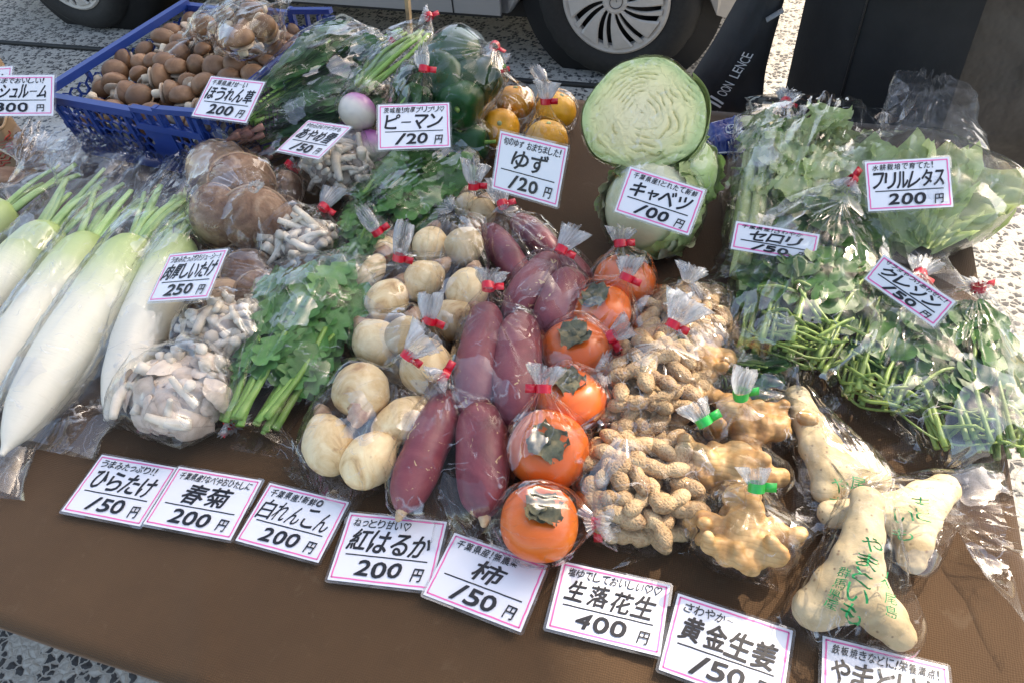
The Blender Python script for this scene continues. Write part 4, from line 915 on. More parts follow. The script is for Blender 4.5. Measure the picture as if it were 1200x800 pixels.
bag('upper left clear bag of taro bulbs, pleated neck standing above red tape', p, neck=P(467, 302, .085), tuft=P(476, 262, .11), seam=.012, tuftr=.018)
p = [taro(W_ + 'upper left of four in the tall back bag', (504, 287), .035, .027, 1.1, 1.7, 81), taro(W_ + 'upper right in the tall back bag with a pointed tip', (545, 287), .045, .028, 1.1, 1.5, 82), taro(W_ + 'below the pointed one in the tall back bag', (547, 338), .045, .028, 1.1, 1.6, 83), taro(W_ + 'lowest in the tall back bag, shaded', (530, 373), .035, .027, 1.1, .9, 84)]
bag('tall back clear bag of four taro bulbs', p, neck=P(528, 250, .06), tuft=P(520, 240, .06), tape=None, seam=.012)
p = [taro(W_ + 'behind the tall bag, under the standing neck beside the yuzu card', (563, 250), .03, .024, 1.1, 1.6, 85), taro(W_ + 'small and brown at the very back of the taro group', (548, 240), .03, .02, 1.1, 1.9, 86)]
bag('rearmost clear bag of taro bulbs, its red taped neck beside the yuzu card', p, neck=P(555, 218, .085), tuft=P(556, 190, .105), seam=.01, tuftr=.02)
p = [taro(W_ + 'small at the left under the leafy bag', (450, 292), .02, .018, 1.3, 1.4, 87)]
bag('small clear bag with a red taped neck leaning left beside the leafy bag', p, neck=P(442, 272, .06), tuft=P(425, 248, .07), seam=.008)

# ------------------------------------------------------------------ sweet potatoes
def sweet(label, a, b, za, zb, r, seed, bend=(0, 0, .004), end=True):
    p0, p1 = P(*a, za), P(*b, zb); rt = root('sweet_potato', (*((p0 + p1) / 2)[:2], max(TZ, min(za, zb) + TZ - r)), label, 'sweet potato', 'purple sweet potatoes')
    V, F, uv = spindle(p0, p1, [(0, r * .3), (.03, r * .55), (.10, r * .82), (.28, r * .98), (.5, r), (.72, r * .96), (.88, r * .78), (.96, r * .48), (1, r * .2)], 26, 34, bend, .085, 20, seed); V[:, 2] = np.maximum(V[:, 2], TZ + .003)
    obj('root', V, F, 'sweet', rt); d = nrm(p1 - p0); S, F = tube(curve([p1 - d * .006, p1 + d * .004, p1 + d * .010], 6), np.linspace(r * .28, .002, 6), 9, 1, .3, 150, seed); S[:, 2] = np.maximum(S[:, 2], TZ + .003); obj('root_end', S, F, 'sweetend', rt); return V
Q = 'purple sweet potato '
p = [sweet(Q + 'left of two at the back, slanting under the yuzu card', (570, 268), (616, 335), .03, .03, .0205, 91), sweet(Q + 'right of two at the back, dark and shaded', (603, 258), (655, 302), .03, .028, .019, 92)]
bag('back clear bag of sweet potatoes tied with red tape under the yuzu card', p, neck=P(590, 243, .065), tuft=P(582, 212, .08), seam=.012)
p = [sweet(Q + 'small, half hidden right of the upper pair', (655, 300), (690, 335), .02, .02, .018, 93)]
bag('small clear bag of one shaded sweet potato left of the top persimmon', p, neck=P(695, 345, .02), tuft=P(700, 350, .02), tape=None, seam=.01)
p = [sweet(Q + 'left in the middle back bag, slanting left', (648, 302), (595, 378), .050, .040, .024, 94), sweet(Q + 'right in the middle back bag with a pale crease', (672, 322), (636, 395), .050, .038, .026, 95)]
bag('middle back bag of two sweet potatoes, white neck with red tape at its upper right', p, neck=P(656, 298, .085), tuft=P(675, 268, .10), seam=.016, mat='film')
p = [sweet(Q + 'left of the two large central ones', (572, 360), (553, 492), .045, .040, .0265, 96), sweet(Q + 'right of the two large central ones with a bright glare', (610, 372), (601, 500), .045, .040, .0285, 97)]
bag('central bag of two large sweet potatoes under glossy film, neck and red tape at top', p, neck=P(574, 350, .088), tuft=P(576, 318, .10), seam=.016, mat='film2')
p = [sweet(Q + 'long one touching the top of the red letter price card', (527, 462), (470, 600), .035, .024, .0255, 98), sweet(Q + 'plump one pointing down beside the lowest persimmon', (563, 478), (567, 606), .036, .026, .0285, 99)]
bag('front bag of two sweet potatoes, pointed film corners above the price cards', p, neck=P(524, 458, .06), tuft=P(508, 446, .07), seam=.02, mat='film2')

# ------------------------------------------------------------------ persimmons
def persimmon(label, px, z, r, ax, seed):
    c = P(*px, z); Mr = frame(ax, (math.cos(seed * 2.), math.sin(seed * 2.), 0)); rt = root('persimmon', (c[0], c[1], max(TZ, c[2] - r * .76)), label, 'persimmon', 'orange persimmons')
    V, F, uv = ellip((0, 0, 0), (r, r, r * .74), 40, 26, .012, 20, seed, power=.86); th = np.arctan2(V[:, 1], V[:, 0]); V[:, :2] *= (1 + .022 * np.cos(4 * th))[:, None]
    rr = np.hypot(V[:, 0], V[:, 1]) / r; V[:, 2] -= (.16 * r * np.exp(-(rr / .3) ** 2)) * np.sign(V[:, 2]); V = V @ Mr.T + c; V[:, 2] = np.maximum(V[:, 2], TZ + .003)
    obj('fruit', V, F, 'persimmon', rt); top = c + Mr[:, 2] * r * .63; rs = np.random.RandomState(seed); A = []
    for k in range(4):
        a = k * PI / 2 + rs.uniform(-.15, .15); d = Mr @ np.array([math.cos(a), math.sin(a), 0]); s = Mr @ np.array([-math.sin(a), math.cos(a), 0]); n = Mr[:, 2]; G = []
        for i in range(8):
            t = i / 7; w = r * .35 * math.sin(min(1, t * .9 + .22) * PI * .80) ** .7
            for j in range(7):
                x = j / 6 * 2 - 1; G.append(top + d * (t * r * .50) + s * (x * w * (1 - .3 * t)) + n * (.0035 + .0045 * math.sin(t * 5 + k + seed) * t + .006 * x * x * t + .003 * float(vnoise(np.array([[t * 4., x * 3, seed + k * 3.]]), 3)[0])))
        obj('calyx_leaf', np.array(G), grid_faces(8, 7), 'calyx', rt); A.append(np.array(G))
    S, F = tube([top - Mr[:, 2] * .002, top + Mr[:, 2] * .008], [.005, .003], 8, 1, .2, 100); obj('stem', S, F, 'calyx', rt)
    return np.vstack([V] + A)
E_ = 'orange persimmon '
PM = [((732, 328), .034, .040, (.2, .3, 1), E_ + 'highest of the row, in front of the lower cabbage', (727, 288), (727, 268), .075, 'top persimmon bag of the row, tied at its top'),
      ((703, 368), .036, .040, (-.2, -.05, 1), E_ + 'second from the top with a dark flat calyx', (734, 325), (738, 303), .085, 'clear bag of the second persimmon, neck leaning up right'),
      ((674, 410), .036, .0405, (0, -.1, 1), E_ + 'third from the top with a bright glare spot', (717, 394), (738, 380), .065, 'clear bag of the third persimmon, white end fanned towards the peanuts'),
      ((668, 470), .034, .0405, (-.1, .15, 1), E_ + 'fourth from the top, partly behind the big front one', (700, 440), (712, 432), .05, 'clear bag of the fourth persimmon behind the big front one'),
      ((642, 527), .040, .0430, (.15, -.35, 1), E_ + 'large, under a white twisted neck, second from the front', (637, 455), (640, 428), .095, 'clear bag of the large persimmon with red tape standing above it'),
      ((632, 612), .034, .0395, (.2, .0, 1), E_ + 'lowest of the row, overlapping the persimmon price card', (700, 612), (722, 612), .030, 'lowest persimmon bag with its red taped neck lying to the right')]
for i, (px, z, r, ax, lb, nk, tf, nz, bl) in enumerate(PM):
    V = persimmon(lb, px, z, r, ax, i + 1); bag(bl, V, neck=P(*nk, nz), tuft=P(*tf, nz + .012), tape='red' if i != 3 else None, seam=.012, mat='film2', wr=.0028, tuftr=.016, tabside=-1 if i in (4,) else 1, group=None)

# ------------------------------------------------------------------ peanuts
def pnproto(k):
    L = .036 + .004 * (k % 3); n = 16; t = np.linspace(0, 1, n); r = .0098 * (np.sin(PI * np.clip(t, .02, .98)) ** .45) * (1 - .32 * np.exp(-((t - .5) / .11) ** 2) * (1 if k % 4 else .3))
    V, F = tube(curve([(0, -L / 2, 0), (.0015 * (k % 3), 0, .001), (0, L / 2, 0)], n), r, 12, .92, .06, 160, k); return proto('peanut', V, F, 'peanut')
PN = [pnproto(k) for k in range(6)]
def d_up(q, c): return -float((q - c) @ cy)
def heap(label, grp, cpx, rx, ry, ang, n, hgt, seed, z0=0):
    rs = np.random.RandomState(seed); c = P(*cpx, hgt * .5); acc = []; pl = []; tr = 0; ca, sa = math.cos(ang), math.sin(ang)
    while len(pl) < n and tr < 9000:
        tr += 1; u, v = rs.uniform(-1, 1, 2)
        if u * u + v * v > 1: continue
        hz = TZ + z0 + .012 + rs.choice([1, 1, .5, 0]) * (hgt - .024) * (1 - .55 * (u * u + v * v)); q = np.array([c[0] + ca * u * rx - sa * v * ry, c[1] + sa * u * rx + ca * v * ry, hz])
        if all(np.linalg.norm(q - k) > .0172 for k in pl): pl.append(q)
    for k, q in enumerate(pl):
        a = rs.uniform(0, PI); d = np.array([math.cos(a), math.sin(a), rs.uniform(-.25, .25)]); me = PN[rs.randint(6)]; Mw = leafM(q, d, (rs.uniform(-.3, .3), rs.uniform(-.3, .3), 1), rs.uniform(.92, 1.15))
        o = put('peanut', me, Mw, None, acc); tag(o, label + (', upper' if d_up(q, c) > .02 else (', lower' if d_up(q, c) < -.02 else ', middle')) + (' left' if (q - c) @ cx < -.015 else (' right' if (q - c) @ cx > .015 else ' centre')) + ' part', 'peanut', grp)
    return np.concatenate(acc)
p = heap('whole peanut in its shell inside the back peanut bag', 'peanuts in the back bag', (800, 372), .050, .060, -.4, 66, .055, 101)
bag('back clear bag of peanuts beside the top persimmon, neck pointing up', p, neck=P(806, 330, .075), tuft=P(812, 312, .085), tape=None, seam=.012)
p = heap('whole peanut in its shell inside the middle peanut bag', 'peanuts in the middle bag', (762, 445), .055, .066, -.4, 88, .070, 102)
bag('middle clear bag of peanuts, red tape and bluish gathered end at its upper right', p, neck=P(789, 380, .09), tuft=P(808, 352, .105), seam=.012, tuftr=.022, wr=.0025)
p = heap('whole peanut in its shell inside the front peanut bag', 'peanuts in the front bag', (753, 560), .058, .062, -.3, 90, .062, 103)
bag('front clear bag of peanuts above the 400 yen card', p, end=P(725, 478, .075), seam=.012, wr=.0025, seamw=.9)

# ------------------------------------------------------------------ ginger
def ginger(label, px, z, s, seed, dirs):
    rs = np.random.RandomState(seed); c = P(*px, z); sh = []
    for (dx, dy, l, r) in dirs:
        q = c + np.array([dx, dy, rs.uniform(-.006, .01)]) * 1.0; a = rs.uniform(0, PI); d = nrm(np.array([dx, dy, 0]) + rs.normal(0, .006, 3) + (1e-4, 0, 0)); V, F, u = ellip(q, (r * .82, r * .78, l), 16, 12, .10, 50, seed + len(sh), frame(d)); sh.append((V, F))
        for k in range(2):
            kk = q + d * l * rs.uniform(.3, .8) + rs.normal(0, .008, 3) + (0, 0, .006); V, F, u = ellip(kk, (r * .55, r * .5, r * .7), 12, 10, .1, 60, seed + k + 20, frame(rs.normal(0, 1, 3))); sh.append((V, F))
    for k in range(9):
        a = rs.uniform(0, 2 * PI); rr_ = rs.uniform(.012, .034); q = c + np.array([math.cos(a) * rr_, math.sin(a) * rr_, rs.uniform(-.004, .012)]); V, F, u = ellip(q, (rs.uniform(.008, .012), rs.uniform(.008, .011), rs.uniform(.011, .017)), 12, 10, .1, 60, seed + k + 60, frame(rs.normal(0, 1, 3))); sh.append((V, F))
    V, F = union(sh, .0026, 3); V = V + (.0016 * fbm(V * 90, seed) + .0012 * ridge(V * np.array([150, 40, 40]), seed, 2))[:, None] * nrm((0, -.3, 1)); V[:, 2] = np.maximum(V[:, 2], TZ + .003)
    o = obj('ginger_root', V, F, 'ginger'); tag(o, label, 'ginger', 'bagged ginger roots'); return V
Gd = 'knobbly ginger '
p = [ginger(Gd + 'in the back ginger bag below the watercress, one long finger to the left', (868, 492), .028, 1, 111, [(0, 0, .03, .022), (-.026, .022, .026, .012), (.028, -.004, .026, .018), (.008, -.022, .022, .017), (-.02, -.012, .02, .015), (.030, .018, .018, .013)])]
bag('back ginger bag with bright green tape standing under the watercress', p, neck=P(868, 462, .085), tuft=P(874, 432, .105), tape='green', seam=.018, tuftr=.017)
p = [ginger(Gd + 'in the middle ginger bag beside the front peanuts', (855, 553), .028, 1, 112, [(0, 0, .032, .022), (-.028, .004, .024, .017), (.030, .004, .026, .018), (.0, .022, .022, .016), (.012, -.022, .02, .016)])]
bag('middle ginger bag, green tape on its neck against the peanut bag', p, neck=P(826, 496, .075), tuft=P(812, 472, .085), tape='green', seam=.018, tuftr=.015)
p = [ginger(Gd + 'large, in the front ginger bag above the golden ginger card', (868, 628), .032, 1, 113, [(0, 0, .028, .020), (-.026, .004, .022, .014), (.025, .006, .022, .015), (.0, .022, .022, .015), (.006, -.022, .020, .015), (-.020, -.019, .018, .012), (.023, -.017, .018, .013)])]
bag('front ginger bag with a small green tape, pointed film corner at lower left', p, neck=P(886, 570, .080), tuft=P(884, 548, .09), tape='green', seam=.03, tuftr=.012, wr=.003)
p = [ginger(Gd + 'slim and brown, tucked behind the middle peanut bag', (828, 412), .025, 1, 114, [(0, 0, .03, .015), (-.005, .028, .02, .013), (.004, -.026, .022, .014)])]
bag('narrow clear bag with a slim brown root behind the peanuts', p, neck=P(800, 360, .06), tuft=P(795, 350, .065), tape=None, seam=.01)

# ------------------------------------------------------------------ yams in printed bags
def yam(label, pts, seed, z=.03):
    sh = []
    for (x, y, zz, r) in pts:
        V, F, u = ellip(P(x, y, zz), (r, r, r * .72), 20, 14, .05, 30, seed + len(sh)); V[:, 2] = np.maximum(V[:, 2], TZ + .004); sh.append((V, F))
    for i in range(len(pts) - 1):
        a, b = pts[i], pts[i + 1]; V, F = tube(curve([P(a[0], a[1], a[2]), P(b[0], b[1], b[2])], 6), np.linspace(a[3] * .9, b[3] * .9, 6), 18, .8); V[:, 2] = np.maximum(V[:, 2], TZ + .004); sh.append((V, F))
    V, F = union(sh, .003, 7); V = V + (.0012 * fbm(V * 55, seed) + .0006 * ridge(V * 140, seed + 1, 2))[:, None] * nrm((.3, -.3, 1)); V[:, 2] = np.maximum(V[:, 2], TZ + .003); o = obj('fan_yam', V, F, 'yam'); tag(o, label, 'yam', 'fan shaped yams'); return V
def print_on(fo, BV, txts, name='green_print', parent=None):
    bv = BVHTree.FromPolygons([Vector(v) for v in BV], [tuple(pg.vertices) for pg in fo.data.polygons]); b = B()
    for (txt, a, d, h, wd_) in txts:     # runs from pixel a to pixel d, one glyph under another
        A, D_ = P(*a, .06), P(*d, .06); ax = nrm(D_ - A); L = np.linalg.norm(D_ - A); sd = np.cross(ax, (0, 0, 1)); sd = -nrm(sd)
        V, F = line_text(txt, (-wd_ / 2, -L, wd_ / 2, 0), .03, 3, 0, True, .01)
        W = np.array([A + sd * v[0] - ax * v[1] for v in V]); out = []
        for q in W:
            h_ = bv.ray_cast(Vector((q[0], q[1], TZ + .3)), Vector((0, 0, -1))); out.append((q[0], q[1], (h_[0].z if h_[0] is not None else TZ + .01) + .0022))
        b.add(out, F)
    b.obj(name, 'gprint', parent, False)
p = [yam('speckled yam with two round lobes at its foot, below the watercress', [(934, 464, .018, .0145), (948, 495, .021, .0190), (962, 525, .023, .0235), (972, 552, .022, .0225), (968, 574, .017, .0165), (985, 556, .021, .021), (1005, 548, .020, .0205), (1026, 560, .016, .0160)], 121)]
br, BV, fo = bag('clear printed bag of the uppermost yam, open film to both sides', p, end=P(922, 438, .02), seam=.018, mat='film2', seamw=1.75, wr=.003)
print_on(fo, BV, [('やま', (990, 546), (993, 575), 0, .020), ('尾島', (1012, 545), (1016, 573), 0, .018)], parent=br)
p = [yam('yam lying across behind the front one, its lobes to the right', [(975, 602, .020, .0155), (1015, 602, .024, .0195), (1050, 602, .024, .0235), (1085, 585, .020, .0215), (1106, 572, .016, .0165), (1078, 605, .02, .021), (1070, 635, .017, .0190), (1068, 655, .013, .0145)], 122)]
br, BV, fo = bag('clear printed bag of the crosswise yam, long shiny film tail to the right', p, end=P(1188, 628, .02), seam=.02, mat='film2', wr=.004, seamw=1.5)
print_on(fo, BV, [('いも', (1063, 588), (1068, 618), 0, .022), ('まと', (1084, 572), (1089, 600), 0, .020)], parent=br)
p = [yam('front yam, wedge shaped with a narrow neck and two broad feet', [(1016, 588, .050, .0165), (1012, 625, .046, .0200), (1004, 660, .040, .0245), (982, 690, .030, .0245), (956, 713, .020, .0215), (985, 702, .026, .023), (1012, 695, .032, .0245), (1035, 722, .024, .0215), (1052, 742, .016, .0165)], 123)]
br, BV, fo = bag('front clear printed bag of the wedge shaped yam, clear flap to the left', p, end=P(1040, 566, .05), seam=.012, mat='film2', wr=.0035, seamw=1.35)
print_on(fo, BV, [('やまといも', (1022, 634), (1000, 720), 0, .022), ('群馬県産', (992, 664), (976, 704), 0, .012), ('JA', (1040, 668), (1038, 684), 0, .012), ('尾島', (1046, 690), (1050, 716), 0, .013)], parent=br)

# ------------------------------------------------------------------ cabbages
def cabbage(label, px, z, r, ax, seed, mats=('cabpale', 'cableaf'), nl=6):
    c = P(*px, z); Mr = frame(ax); rt = root('cabbage', (c[0], c[1], max(TZ, c[2] - r)), label, 'cabbage', 'cabbages'); V, F, uv = ellip(c, (r, r, r * .92), 60, 40, .03, 12, seed, Mr); V[:, 2] = np.maximum(V[:, 2], TZ + .004); obj('head', V, F, mats[0], rt); acc = [V]; rs = np.random.RandomState(seed)
    for k in range(nl):
        n, m = 26, 30; G = []; a0 = k * 2.4 + seed; tilt = rs.uniform(.35, .8); mx = rs.uniform(1.7, 2.2); wd_ = rs.uniform(.8, 1.1)
        for i in range(n):
            t = i / (n - 1); ph = PI - t * mx - .15
            for j in range(m):
                x = j / (m - 1) * 2 - 1; th = a0 + x * wd_ * (math.sin(min(1, .25 + t) * PI * .62)); rim = max(abs(x), t) ** 8
                vein = .0022 * max(0, 1 - abs(x) * 14) + .0012 * max(0, math.sin((abs(x) * 3.2 - t * 2.2) * 9)) ** 6
                rr = r * (1.018 + .006 * k) + vein + rim * .006 * (1 + float(vnoise(np.array([[t * 7., x * 7, k + seed]]), 4)[0])) + .003 * float(fbm(np.array([[t * 5., x * 5, k * 3. + seed]]), 5)[0])
                G.append((math.sin(ph) * math.cos(th) * rr, math.sin(ph) * math.sin(th) * rr, math.cos(ph) * rr * .93))
        G = np.array(G) @ Mr.T + c; G[:, 2] = np.maximum(G[:, 2], TZ + .003); obj('outer_leaf', G, grid_faces(n, m), mats[1] if k % 3 else mats[0], rt); acc.append(G)
    f, F, uv = ellip(c, (r * 1.10, r * 1.10, r * 1.02), 60, 40, .02, 30, seed + 3, Mr); f[:, 2] = np.maximum(f[:, 2], TZ + .0025); f = f + (nrm((f - c).T).T * 0 + (f - c) / np.linalg.norm(f - c, axis=1)[:, None] * (.0018 * ridge(f * 40, seed))[:, None])
    f[:, 2] = np.maximum(f[:, 2], TZ + .0022); obj('cling_film', f, F, 'film2', rt); return rt
cabbage('whole cabbage wrapped in film underneath the cut half, behind the 100 yen card', (764, 243), .062, .066, (-.3, -.75, .5), 3, nl=7)
def half_cabbage():
    c = P(753, 134, .165); n_ = nrm(-fw * 1.0 + cx * -.42 + cy * -.10); Mr = frame(n_, cx); r = .080; rt = root('cut_cabbage', (c[0], c[1], c[2] - r), 'cut cabbage half showing its pale layered inside, leaning on the whole one', 'cabbage')
    K, n = 140, 56; G = []; U = []
    for i in range(n):
        q = i / (n - 1)
        for k in range(K):
            a = k * 2 * PI / K; ro = r * (1 + .06 * math.cos(2 * a + .9) + .035 * math.cos(3 * a + 2) + .012 * math.sin(7 * a)); x, y = math.cos(a) * ro * q, math.sin(a) * ro * q; G.append((x, y, 0)); U.append((0, q))
    G = np.array(G); U = np.array(U); wv = fbm(np.concatenate([G[:, :2] * 26, G[:, :1] * 0 + 1.7], 1), 8, 3); rad = U[:, 1]
    asym = G[:, 1] / r; lay = np.sin(rad ** 1.15 * (30 + 6 * asym) + wv * 3.6 + .9 * np.sin(2 * np.arctan2(G[:, 1], G[:, 0]))); cut_ = np.clip(.5 + 1.6 * fbm(np.concatenate([G[:, :2] * 60, G[:, :1] * 0], 1), 12, 2), 0, 1); grv = np.clip(1 - np.abs(lay) * 2.2, 0, 1) * cut_; b0_ = np.array([-.25 * r, -.85 * r]); qx, qy = G[:, 0] - b0_[0], G[:, 1] - b0_[1]; an = np.arctan2(qx, qy); ds_ = np.hypot(qx, qy) / r; rib = np.exp(-(np.sin(an * 5 + wv * .5 + .6) / (.20 + .1 * ds_)) ** 2) * np.clip(1.5 - ds_, 0, 1); grv = grv * (1 - .85 * rib); core = np.exp(-((G[:, 0] + .2 * r - .25 * G[:, 1]) / (.14 * r)) ** 2) * np.clip(-asym + .25, 0, 1); grv = grv * np.clip(1 - 1.6 * core, 0, 1)
    G[:, 2] = .006 * (1 - rad ** 2) - .0040 * grv + .0014 * wv + .0015 * core + .0012 * rib; G[rad > .985, 2] -= .002; U[:, 0] = grv
    Vf = G @ Mr.T + c; obj('cut_face', Vf, [tuple(f) for f in grid_faces(n, K, True)], 'cabcut', rt, uv=U)
    m = 26; D = []
    for i in range(m):
        ph = i / (m - 1) * PI / 2
        for k in range(K):
            a = k * 2 * PI / K; ro = r * (1 + .06 * math.cos(2 * a + .9) + .035 * math.cos(3 * a + 2) + .012 * math.sin(7 * a)); rr = math.cos(ph) * ro + .0012; w = 1 + .03 * float(math.sin(a * 9 + ph * 5)) * math.sin(ph * 2); D.append((math.cos(a) * rr * w, math.sin(a) * rr * w, -.003 - math.sin(ph) * r * .85))
    D = np.array(D); D *= (1 + .02 * fbm(D * 50, 3))[:, None]; Vd = D @ Mr.T + c; obj('outer_leaves', Vd, [tuple(f) for f in grid_faces(m, K, True)], 'cableaf', rt)
    Fm = D.copy(); Fm *= 1.03; Fm = Fm @ Mr.T + c; obj('cling_film', Fm, [tuple(f) for f in grid_faces(m, K, True)], 'film2', rt)
    # two loose leaves wrapping the right side
    for (a0, w_, o_) in ((-.5, 1.1, 1.07), (-1.3, .8, 1.05)):
        G = []
        for i in range(24):
            t = i / 23
            for j in range(30):
                x = j / 29 * 2 - 1; a = a0 + x * w_; ph = -.05 + t * 1.25; rr = r * o_ * (1 - .10 * abs(x) ** 3) * (1 + .03 * float(fbm(np.array([[a * 3, t * 5, o_]]), 3)[0])) + (.006 * (1 - t) ** 6) + .0015 * max(0, math.sin(a * 16)) ** 8
                G.append((math.cos(a) * math.cos(ph) * rr, -math.sin(a) * math.cos(ph) * rr * -1, -math.sin(ph) * rr * .95 - .004))
        obj('loose_leaf', np.array(G) @ Mr.T + c, grid_faces(24, 30), 'cableaf', rt)
half_cabbage()
cabbage('round pale green cabbage standing behind the cut half, right of it', (794, 203), .080, .054, (.3, -.5, .7), 5, ('cableaf', 'cableaf'), 5)
# ------------------------------------------------------------------ celery, lettuce, watercress
CL = [leafproto('leaf', 'celleaf', .06, .05, SH_FAN, .2, .4, .12, 16, 7, k, lobes=1.6) for k in range(4)]
CL2 = [leafproto('leaf', 'lettuce', .085, .075, SH_FAN, .2, .35, .16, 22, 13, k + 9, lobes=1.3) for k in range(4)]
def celery(label, base, tip, z, w, seed, bl, neck=None, tuft=None, end=None, lv=None):
    r_, p = bundle('celery', label, 'celery', P(*base, z), P(*tip, z + .02), w, .045, lv or CL, 40, 8, 'celstalk', .42, .95, (.6, 1.15), .5, .0085, group='celery heads', seed=seed, w0=.75, stemend=.8)
    bag(bl, p, neck=neck, tuft=tuft, end=end, seam=.018, mat='film', wr=.003)
celery('narrow leafy celery at the left with pale stalks, tied at the top', (880, 300), (906, 165), .025, .065, 130, 'tall narrow bag of the left celery, red tape at its top', neck=P(919, 128, .09), tuft=P(925, 108, .10))
celery('larger leafy celery with pale yellow inner leaves right of the narrow one', (900, 330), (945, 160), .035, .10, 131, 'tall clear bag of the larger celery, loose film at top', end=P(970, 128, .07), lv=CL2)
ct = root('celery_bunch', P(893, 330, 0), 'cut pale yellow celery base below the celery price card', 'celery', 'celery heads'); acc = []
for k in range(9):
    u = (k / 8 - .5); q0, q1 = P(885 + u * 28, 350 - abs(u) * 22, .012 + .02 * (k % 2)), P(898 + u * 60, 285, .02 + .015 * (k % 3)); V, F = tube(curve([q0, (q0 + q1) / 2 + (0, 0, .008), q1], 10), np.linspace(.009, .013, 10), 12, .6, .06, 60, k); V[:, 2] = np.maximum(V[:, 2], TZ + .003); obj('stalk', V, F, 'celstalk', ct); acc.append(V)
LT = [leafproto('leaf', 'lettuce', .17, .15, SH_FAN, .25, .35, .20, 34, 21, k, fold=.08) for k in range(5)]
rt = root('frilly_lettuce', P(1065, 300, 0), 'large frilly lettuce filling the tall bag behind the 200 yen lettuce card', 'lettuce'); acc = []; rs = np.random.RandomState(77); bs = P(1072, 318, .015)
for k in range(33):
    u = (k % 11) / 10 * 2 - 1; lay = k // 11; d = P(1062 + u * 84, 150 + abs(u) * 45 + lay * 14, .03 + .02 * (2 - lay)) - bs; q = bs + d * (.05 + .10 * lay) + (0, 0, .006 + .012 * (2 - lay)); put('leaf', LT[k % 5], leafM(q, d + rs.normal(0, .015, 3), np.array([u * .35, -.2, 1.2]) + rs.normal(0, .14, 3), rs.uniform(.78, .98) * (1 if lay < 2 else .8)), rt, acc)
bag('tall misted bag of frilly lettuce with a pointed film corner at the top', acc, end=P(1093, 98, .08), seam=.03, mat='film_haze', endw=.35, wr=.004, seamw=1.0)
CR = [leafproto('leaf', 'cress', .024 + .004 * k, .023 + .003 * k, SH_RD, .2, .2, .05, 9, 5, k) for k in range(4)]
def cress(label, base, tip, z, w, h, n, ns, seed, bl, neck=None, tuft=None, end=None, mat='film2', t0=.30, seam=.03, seamw=.9):
    r_, p = bundle('watercress', label, 'watercress', P(*base, z), P(*tip, z + .015), w, h, CR, n, ns, 'cstem', t0, 1.0, (.7, 1.35), 1.2, .0024, seed=seed, w0=.8, stemend=1.0, group='bagged watercress'); rs = np.random.RandomState(seed)
    a = P(*base, z); b = P(*tip, z); sd = nrm(np.cross(b - a, (0, 0, 1))); acc = [p]
    for k in range(int(ns * .7)):      # long stalks bent round the foot of the bag
        r1 = w * rs.uniform(.16, .48); hh = rs.uniform(.25, 1.1) * h; a0 = rs.uniform(-.9, .9); ad = nrm(b - a); o_ = a + ad * (w * .34 + rs.uniform(-.012, .04)) + sd * rs.uniform(-.022, .022)
        ar = [o_ + sd * (math.cos(t) * r1 * 1.05) - ad * (math.sin(t) * r1 * .8) + np.array([0, 0, hh * (1 - .35 * abs(math.cos(t))) + .004 * math.sin(t * 4 + k)]) for t in np.linspace(rs.uniform(-.1, .6) + a0, PI * rs.uniform(.55, 1.05) + a0, 12)]
        V, F = tube(np.array(ar), rs.uniform(.0012, .0021), 6); V[:, 2] = np.maximum(V[:, 2], TZ + .003); obj('stalk', V, F, 'cstem', r_); acc.append(V)
    for k in range(ns // 3):
        u = rs.uniform(-1, 1); q = a + (b - a) * rs.uniform(0, .35) + sd * u * w * .45 + (0, 0, rs.uniform(.3, 1) * h); d = nrm(b - a) * rs.uniform(-.02, .06) + sd * rs.uniform(-.05, .05)
        V, F = tube(curve([q, q + d * .6 + (0, 0, .006), q + d + sd * rs.uniform(-.02, .02)], 9), .0021, 6); V[:, 2] = np.maximum(V[:, 2], TZ + .003); obj('stalk', V, F, 'cstem', r_); acc.append(V)
    return bag(bl, acc, neck=neck, tuft=tuft, end=end, seam=seam, mat=mat, wr=.0035, seamw=seamw)
cress('big watercress bunch in the middle bag with round leaves and curling pale stalks', (912, 430), (965, 275), .02, .125, .055, 290, 34, 140, 'big clear bag of watercress, red tape and frilled end at its top', neck=P(983, 248, .095), tuft=P(990, 222, .11))
cress('watercress under the tilted price card, thick stalks at its lower left', (1020, 480), (1060, 360), .012, .085, .035, 120, 22, 141, 'clear bag of watercress under the tilted price card', neck=P(1078, 322, .06), tuft=P(1085, 305, .065), seam=.012)
cress('rightmost watercress bunch at the table edge under crackled shiny film', (1150, 535), (1105, 385), .012, .115, .038, 170, 22, 142, 'rightmost bag of watercress with bright film folds at the table edge', neck=P(1142, 358, .07), tuft=P(1146, 338, .085), seam=.02)
cress('few watercress stalks showing under the big bunch, left of the upper yam', (850, 440), (905, 452), .008, .05, .02, 20, 14, 143, 'flat clear bag of thin green stalks under the big watercress bag', end=P(925, 452, .012), seam=.01, t0=.5)

